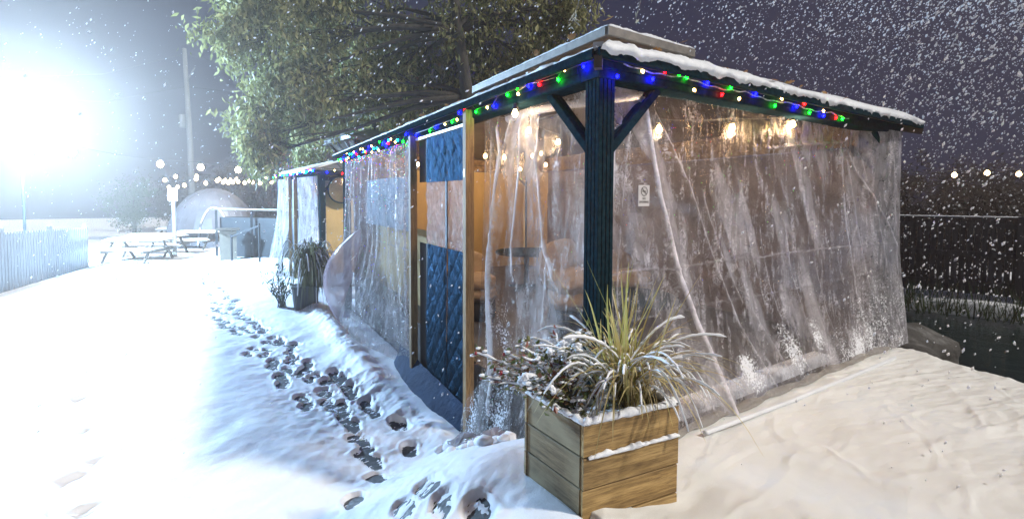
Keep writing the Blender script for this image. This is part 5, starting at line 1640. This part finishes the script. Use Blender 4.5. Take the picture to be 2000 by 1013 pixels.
def picnic(px, d, rz, label, zg, ln=1.8):
    c = V(px, 470, d); c.z = zg
    t = thing('picnic_table', label, 'picnic table', tuple(c), 'snow covered picnic tables', rz)
    for k in range(5):
        m = MB(); m.box(-ln / 2, ln / 2, -.36 + .146 * k, -.36 + .146 * k + .136, .70, .738); m.build('top_board', M['barwood'], t, local=True)
    for s in (-1, 1):
        m = MB(); m.box(-ln / 2, ln / 2, s * .68 - .13, s * .68 + .13, .42, .455); m.build('bench', M['barwood'], t, local=True)
        m = MB()
        for q in (-1, 1):
            m = MB(); m.bar((s * ln * .36, q * .72, 0), (s * ln * .36, q * .22, .70), .09, .04, up=(1, 0, 0)); m.build('leg', M['barwood'], t, local=True)
        m = MB(); m.bar((s * ln * .36 + .045, -.78, .38), (s * ln * .36 + .045, .78, .38), .04, .09); m.build('crossbeam', M['barwood'], t, local=True)
    m = MB()
    for (y0, y1, z, th) in ((-.37, .37, .74, .10), (-.81, -.55, .457, .08), (.55, .81, .457, .08)):
        u = np.linspace(0, 1, 26); v = np.linspace(0, 1, 9); Uu, Vv = np.meshgrid(u, v, indexing='ij')
        e = np.minimum(np.minimum(Uu, 1 - Uu) * 12, 1) * np.minimum(np.minimum(Vv, 1 - Vv) * 5, 1)
        zz = z + th * np.sqrt(e) * (.9 + .6 * fbm(Uu * 5 + px, Vv * 3, 3))
        m.grid(np.stack([-ln / 2 + ln * Uu, y0 + (y1 - y0) * Vv, zz], -1))
    o = m.build('table_snow', M['snow'], t, smooth=True, local=True); o['kind'] = 'stuff'
    return t


picnic(305, 17.6, -.45, 'snow covered picnic table nearest the left fence', -.84, 2.0)
picnic(270, 15.9, -.5, 'snow covered picnic table closest to the path among the tables', -.83, 1.9)
picnic(388, 20.0, -.5, 'snow covered picnic table in front of the igloo dome', -.88, 1.7)
picnic(350, 22.2, -.5, 'snow covered picnic table farthest back beside the sign post', -.90, 1.8)

# igloo dome: panelled shell with seam ribs and an arched door
dc = V(418, 440, 22.0); dc.z = -.95
dm = thing('igloo_dome', 'grey mauve plastic igloo dome tent behind the picnic tables', 'dome tent', tuple(dc))
R1, R2 = 1.95, 2.78
nu, nv = 16, 7
for i in range(nu):
    for j in range(nv):
        pass
def dpt(a, b, k=1.0): return (dc.x + k * R1 * math.cos(a) * math.cos(b), dc.y + k * R1 * math.sin(a) * math.cos(b), dc.z + k * R2 * math.sin(b))
for i in range(nu):
    a0, a1 = 2 * math.pi * i / nu, 2 * math.pi * (i + 1) / nu
    m = MB()
    for j in range(12):
        b0, b1 = math.pi / 2 * j / 12, math.pi / 2 * (j + 1) / 12
        am = (a0 + a1) / 2; g_ = .006
        m.poly([dpt(a0 + g_, b0), dpt(am, b0, 1.004), dpt(am, b1, 1.004), dpt(a0 + g_, b1)], [(0, 1, 2, 3)])
        m.poly([dpt(am, b0, 1.004), dpt(a1 - g_, b0), dpt(a1 - g_, b1), dpt(am, b1, 1.004)], [(0, 1, 2, 3)])
    m.build('panel', M['dome'], dm, smooth=True)
    m = MB(); m.tube([dpt(a0, math.pi / 2 * k / 12, .998) for k in range(13)], .014, 5); m.build('rib', M['dome'], dm, smooth=True)
dirc = (Vector((CAM.x, CAM.y, 0)) - Vector((dc.x, dc.y, 0))).normalized(); sdc = Vector((-dirc.y, dirc.x, 0))
m = MB(); m.tube([Vector((dc.x, dc.y, dc.z)) + dirc * (R1 * 1.03 * math.sqrt(max(0, 1 - (1.9 * math.sin(a) / R2) ** 2 - (.62 * math.cos(a) / R1) ** 2))) + sdc * .62 * math.cos(a) + Vector((0, 0, 1.9 * math.sin(a))) for a in np.linspace(0, math.pi, 19)], .035, 6); m.build('door_arch', M['pvc'], dm, smooth=True)

# bar counter with a long plank roof
bl, brt = V(428, 470, 17.5), V(585, 470, 16.3)
bl.z = brt.z = -.85
bd = (brt - bl).normalized(); bn = Vector((-bd.y, bd.x, 0))
bc = thing('bar_counter', 'long dark bar counter with a plank top at the end of the path', 'bar', tuple(bl))
m = MB(); m.bar(bl + Vector((0, 0, .75)) + bn * .3, brt + Vector((0, 0, .75)) + bn * .3, .5, 1.5); m.build('counter_body', M['barblue'], bc)
for k in range(5):
    m = MB(); m.bar(bl - bd * .25 + bn * (-.12 + .17 * k) + Vector((0, 0, 1.80)), brt + bn * (-.12 + .17 * k) + Vector((0, 0, 1.80)), .16, .04); m.build('top_plank', M['barwood'], bc)
for k in range(3):
    q = bl.lerp(brt, k / 2.2) - bn * .1
    m = MB(); m.bar(q, q + Vector((0, 0, 1.78)), .08, .08); m.build('post', M['barblue'], bc)
m = MB(); snow_strip([bl - bd * .25 + bn * .05 + Vector((0, 0, 1.82)), brt + bn * .05 + Vector((0, 0, 1.82))], .08, .02, 4, .4, m); tag(m.build('bar_snow', M['snow'], smooth=True), 'thin snow dusting on the plank top of the bar', 'snow', None, 'stuff')
# litter bin, handrail
lb = V(446, 480, 16.4); lb.z = -.84
tb = thing('litter_bin', 'square tan litter bin with a wide lid in front of the bar', 'bin', tuple(lb))
m = MB(); m.bar(lb, lb + Vector((0, 0, 1.05)), .52, .52); m.build('bin_body', M['bin'], tb)
m = MB(); m.bar(lb + Vector((0, 0, 1.07)), lb + Vector((0, 0, 1.13)), .74, .74, bev=.02); m.build('lid', M['barwood'], tb)
hr = thing('handrail', 'sloping metal handrail beside the litter bin', 'handrail', tuple(V(505, 480, 15.6)))
a = V(452, 462, 15.9); b = V(506, 441, 15.4)
m = MB(); m.tube([a, b], .035, 8); m.build('rail', M['frostrail'] if 'frostrail' in M else M['barblue'], hr)
for q in (a, b):
    m = MB(); m.tube([Vector((q.x, q.y, -.85)), q + Vector((0, 0, .08))], .035, 8); m.build('post', M['barblue'], hr)

# sign on a post
ps = V(340, 430, 17.2)
sp = thing('post_sign', 'white notice board on a grey wooden post by the picnic tables', 'sign', (ps.x, ps.y, -.85))
m = MB(); m.bar((ps.x, ps.y, -.9), (ps.x, ps.y, V(340, 368, 17.2).z), .16, .12, bev=.01); m.build('post', M['barkgrey'], sp)
c = V(337, 380, 17.05); ex = CR.copy(); ex.z = 0; ex.normalize(); ey = Vector((-ex.y, ex.x, 0))
m = MB(); m.bar(c - ex * .18, c + ex * .18, .02, .47, bev=.004); m.build('board', M['paper'], sp)
m = MB(); m.tube([c - ey * .016 + ex * .09 * math.cos(q) + Vector((0, 0, .05 + .09 * math.sin(q))) for q in np.linspace(0, 2 * math.pi, 21)], .012, 4); m.build('ring_symbol', M['ink'], sp)
m = MB()
m.bar(c - ey * .016 - ex * .05 + Vector((0, 0, .05)), c - ey * .016 + ex * .05 + Vector((0, 0, .05)), .006, .03); m.bar(c - ey * .016 - ex * .11 - Vector((0, 0, .12)), c - ey * .016 + ex * .11 - Vector((0, 0, .12)), .006, .025); m.bar(c - ey * .016 - ex * .13 - Vector((0, 0, .18)), c - ey * .016 + ex * .13 - Vector((0, 0, .18)), .006, .035)
m.build('print', M['ink'], sp)

# utility pole and its wires
u0 = V(378, 480, 27); u0.z = -1.1; u1 = V(360, 95, 27)
up = thing('utility_pole', 'leaning wooden utility pole with wires against the hazy sky', 'utility pole', tuple(u0))
m = MB(); m.tube([u0, u0.lerp(u1, .5) + Vector((.06, 0, 0)), u1], [.17, .15, .11], 9); m.build('shaft', M['barkgrey'], up, smooth=True)
q = u0.lerp(u1, .82); m = MB(); m.bar(q - ex * .0 - Vector((.0, 0, 0)), q + ex * .55 + Vector((0, 0, .9)), .06, .06); m.build('bracket', M['barkgrey'], up)
q = u0.lerp(u1, .62); m = MB(); m.lathe(q + ex * -.32 + Vector((0, 0, -.4)), [(.18, 0), (.2, .05), (.2, .7), (.14, .78)], 10); m.build('transformer', M['barkgrey'], up, smooth=True)
for k, (z, sg_) in enumerate(((.97, 0), (.80, 1))):
    q = u0.lerp(u1, z); e1 = V(720, 165 + 20 * k, 33); e0 = V(60, 150 + 45 * k, 30)
    m = MB(); m.tube([e0, e0.lerp(q, .5) - Vector((0, 0, .5)), q, q.lerp(e1, .5) - Vector((0, 0, .5)), e1], .012, 4); m.build('wire', M['wire'], up)

# floodlight on a mast: the strong white light on the left
fpos = V(36, 232, 12.6)
fl_ = thing('floodlight', 'blazing white floodlight on a mast at the left edge of the yard', 'floodlight', (fpos.x, fpos.y, -.9))
m = MB(); m.tube([(fpos.x, fpos.y + .12, -1.1), (fpos.x, fpos.y + .12, fpos.z + .25)], .03, 8); m.build('mast', M['frame'], fl_)
aim = (Vector((-.6, 2.0, .2)) - fpos).normalized()
m = MB(); m.tube([fpos - aim * .10, fpos - aim * .06, fpos + aim * .02], [.12, .20, .22], 14); m.build('housing', M['frame'], fl_)
m = MB(); m.tube([fpos + aim * .022, fpos + aim * .03], .20, 16); m.build('lens', M['floodlens'], fl_)
ld = bpy.data.lights.new('flood_lamp', 'POINT'); ld.energy = 23000; ld.color = (.43, .69, 1.0); ld.shadow_soft_size = .2
lo = bpy.data.objects.new('flood_lamp', ld); COL.objects.link(lo); lo.parent = fl_; lo.location = fpos + aim * .32 - Vector((fpos.x, fpos.y, -.9))

# festoon of bulbs over the tables
bulb_string('festoon of large white bulbs high over the picnic tables', [tuple(V(60, 215, 13.5)), tuple(V(140, 297, 14)), tuple(V(313, 321, 18)), tuple(V(392, 327, 18.5)), tuple(V(465, 332, 19)), tuple(V(640, 322, 20))], 'bulb festoons over the tables', M['farbulb'], .115, .22)
bulb_string('festoon of small warm bulbs low behind the picnic tables', [tuple(V(x, y, 20.5 + k * .08)) for k, (x, y) in enumerate(((322, 352), (343, 345), (360, 362), (383, 350), (402, 358), (424, 353), (436, 356), (446, 357), (455, 356), (465, 355), (478, 357), (493, 356), (508, 358), (531, 356)))], 'bulb festoons over the tables', M['smallbulb'], .075, .15)
bulb_string('second row of small warm bulbs just above the igloo dome', [tuple(V(x, y, 23.5)) for x, y in ((330, 366), (347, 365), (384, 344), (428, 350), (440, 352), (450, 352), (462, 350), (487, 354), (520, 349))], 'bulb festoons over the tables', M['smallbulb'], .075, .15)

# ------------------------------------------------------------------ fallen leaves on the snowy roof
rg = random.Random(8)
def dry_leaf(p, nrm_up, label, size):
    m = MB(); a = rg.uniform(0, 6.28)
    ex_ = Vector((math.cos(a), math.sin(a), rg.uniform(-.2, .5))).normalized(); ey_ = Vector((-math.sin(a), math.cos(a), rg.uniform(.1, .7))).normalized()
    n = 9; pts = []
    for i in range(n):
        t = i / (n - 1); w_ = size * .28 * math.sin(math.pi * t) ** .7 * (1 + .4 * math.sin(t * 19))
        c = p + ex_ * size * (t - .5) + Vector((0, 0, size * .5 * (t - .5) ** 2))
        pts += [c - ey_ * w_ + Vector((0, 0, .2 * w_)), c, c + ey_ * w_ + Vector((0, 0, .35 * w_))]
    m.poly(pts, [f for i in range(n - 1) for f in ((i * 3, i * 3 + 1, i * 3 + 4, i * 3 + 3), (i * 3 + 1, i * 3 + 2, i * 3 + 5, i * 3 + 4))])
    o = m.build('fallen_leaf', M['leafdry'], smooth=True)
    return tag(o, label, 'leaf', 'fallen leaves on the roof snow')


for k in range(26):
    x = .1 + 3.0 * (k + rg.random()) / 26; y = -.17 + .30 * rg.random()
    z = ZT + .05 + (y + .19) * .28 + .02
    dry_leaf(Vector((x, y, z)), None, 'curled brown dead leaf lying on the bright roof snow of the right eave', rg.uniform(.035, .075))
for k in range(12):
    y = .2 + 3.6 * (k + rg.random()) / 12; x = -.17 + .1 * rg.random()
    dry_leaf(Vector((x, y, ZT + .055)), None, 'snow dusted dead leaf lying on the blue roof snow of the left eave', rg.uniform(.04, .08))
for lab, p, s in (('large curled leaf capped with snow on the near corner of the raised top roof', Vector((1.36, 1.38, 3.16)), .13), ('pale leaf standing up on the raised top roof edge', Vector((1.33, 2.55, 3.14)), .12), ('yellow leaf halfway along the raised top roof edge', Vector((1.33, 1.9, 3.14)), .11), ('curled leaf near the right end of the raised top roof', Vector((2.45, 1.36, 3.14)), .10)):
    o = dry_leaf(p, None, lab, s)

# ------------------------------------------------------------------ falling snow
ng = np.random.default_rng(99)
oct_v = np.array([(1, 0, 0), (-1, 0, 0), (0, 1, 0), (0, -1, 0), (0, 0, 1), (0, 0, -1)], float)
oct_f = np.array([(0, 2, 4), (2, 1, 4), (1, 3, 4), (3, 0, 4), (2, 0, 5), (1, 2, 5), (3, 1, 5), (0, 3, 5)])


def flakes(n, gen):
    P = gen(n)
    x, y, z = P[:, 0], P[:, 1], P[:, 2]
    insideg = (x > -.35) & (x < 4.1) & (y > -.3) & (y < 6.9) & (z < 3.0)
    d = np.linalg.norm(P - np.array(CAM), axis=1)
    near = d < 2.6
    return P[~insideg & ~near & (z > -.4)]


def gust(n):
    # a gust thick with flakes high on the right of the yard
    return np.array([5.2, -.9, 4.2]) + ng.normal(0, 1, (n, 3)) * np.array([1.7, 1.5, 1.25])


def wide(n):
    return np.stack([ng.uniform(-1.0, 9, n), ng.uniform(-2.2, 4, n), ng.uniform(0, 6, n)], 1)


def left_(n):
    return np.stack([ng.uniform(-6, 1, n), ng.uniform(1, 14, n), ng.uniform(-.3, 6, n)], 1)


FP = np.concatenate([flakes(34000, gust), flakes(9500, wide), flakes(1800, left_)])
n = len(FP)
sz = np.exp(ng.normal(math.log(.0054), .50, n))
ax = np.array([.55, -.25, .8]); ax = ax / np.linalg.norm(ax)
A_ = ax[None] + ng.normal(0, .25, (n, 3)); A_ /= np.linalg.norm(A_, axis=1)[:, None]
B_ = np.cross(A_, ng.normal(0, 1, (n, 3))); B_ /= np.linalg.norm(B_, axis=1)[:, None]
C_ = np.cross(A_, B_)
sz = np.minimum(sz, .0021 * np.linalg.norm(FP - np.array(CAM), axis=1))
k1 = ng.uniform(1.3, 2.4, n)
VV = FP[:, None, :] + sz[:, None, None] * (oct_v[None, :, 0:1] * (A_ * k1[:, None])[:, None] + oct_v[None, :, 1:2] * B_[:, None] + oct_v[None, :, 2:3] * C_[:, None])
FF = (oct_f[None] + 6 * np.arange(n)[:, None, None]).reshape(-1).astype(np.int32)
me = bpy.data.meshes.new('falling_snow')
me.vertices.add(n * 6); me.vertices.foreach_set('co', VV.astype(np.float32).ravel())
me.loops.add(len(FF)); me.loops.foreach_set('vertex_index', FF)
me.polygons.add(n * 8); me.polygons.foreach_set('loop_start', np.arange(0, len(FF), 3, dtype=np.int32))
m_, n_, o_ = newmat('snowflake')
dd_ = N(n_, 'BsdfDiffuse', Color=(.9, .9, .93, 1)); tr_ = N(n_, 'BsdfTranslucent', Color=(.9, .9, .93, 1)); mx_ = N(n_, 'MixShader'); mx_.inputs[0].default_value = .4
L(n_, dd_.outputs[0], mx_.inputs[1]); L(n_, tr_.outputs[0], mx_.inputs[2]); L(n_, mx_.outputs[0], o_.inputs['Surface'])
me.materials.append(m_); me.update(calc_edges=True)
fo = bpy.data.objects.new('falling_snow', me); COL.objects.link(fo)
tag(fo, 'snowflakes falling through the air, thickest at the upper right', 'snowfall', None, 'stuff')

# ------------------------------------------------------------------ haze
mb = MB(); mb.box(-14, 26, -6, 52, -2.6, 11.5)
hz = mb.build('haze', None if False else M['snow'])
hz.data.materials.clear()
m_, n_, o_ = newmat('haze')
pv = N(n_, 'VolumePrincipled'); pv.inputs['Color'].default_value = (1.0, .80, .68, 1); pv.inputs['Density'].default_value = .0062; pv.inputs['Anisotropy'].default_value = .66
L(n_, pv.outputs[0], o_.inputs['Volume'])
hz.data.materials.append(m_)
hz['kind'] = 'stuff'
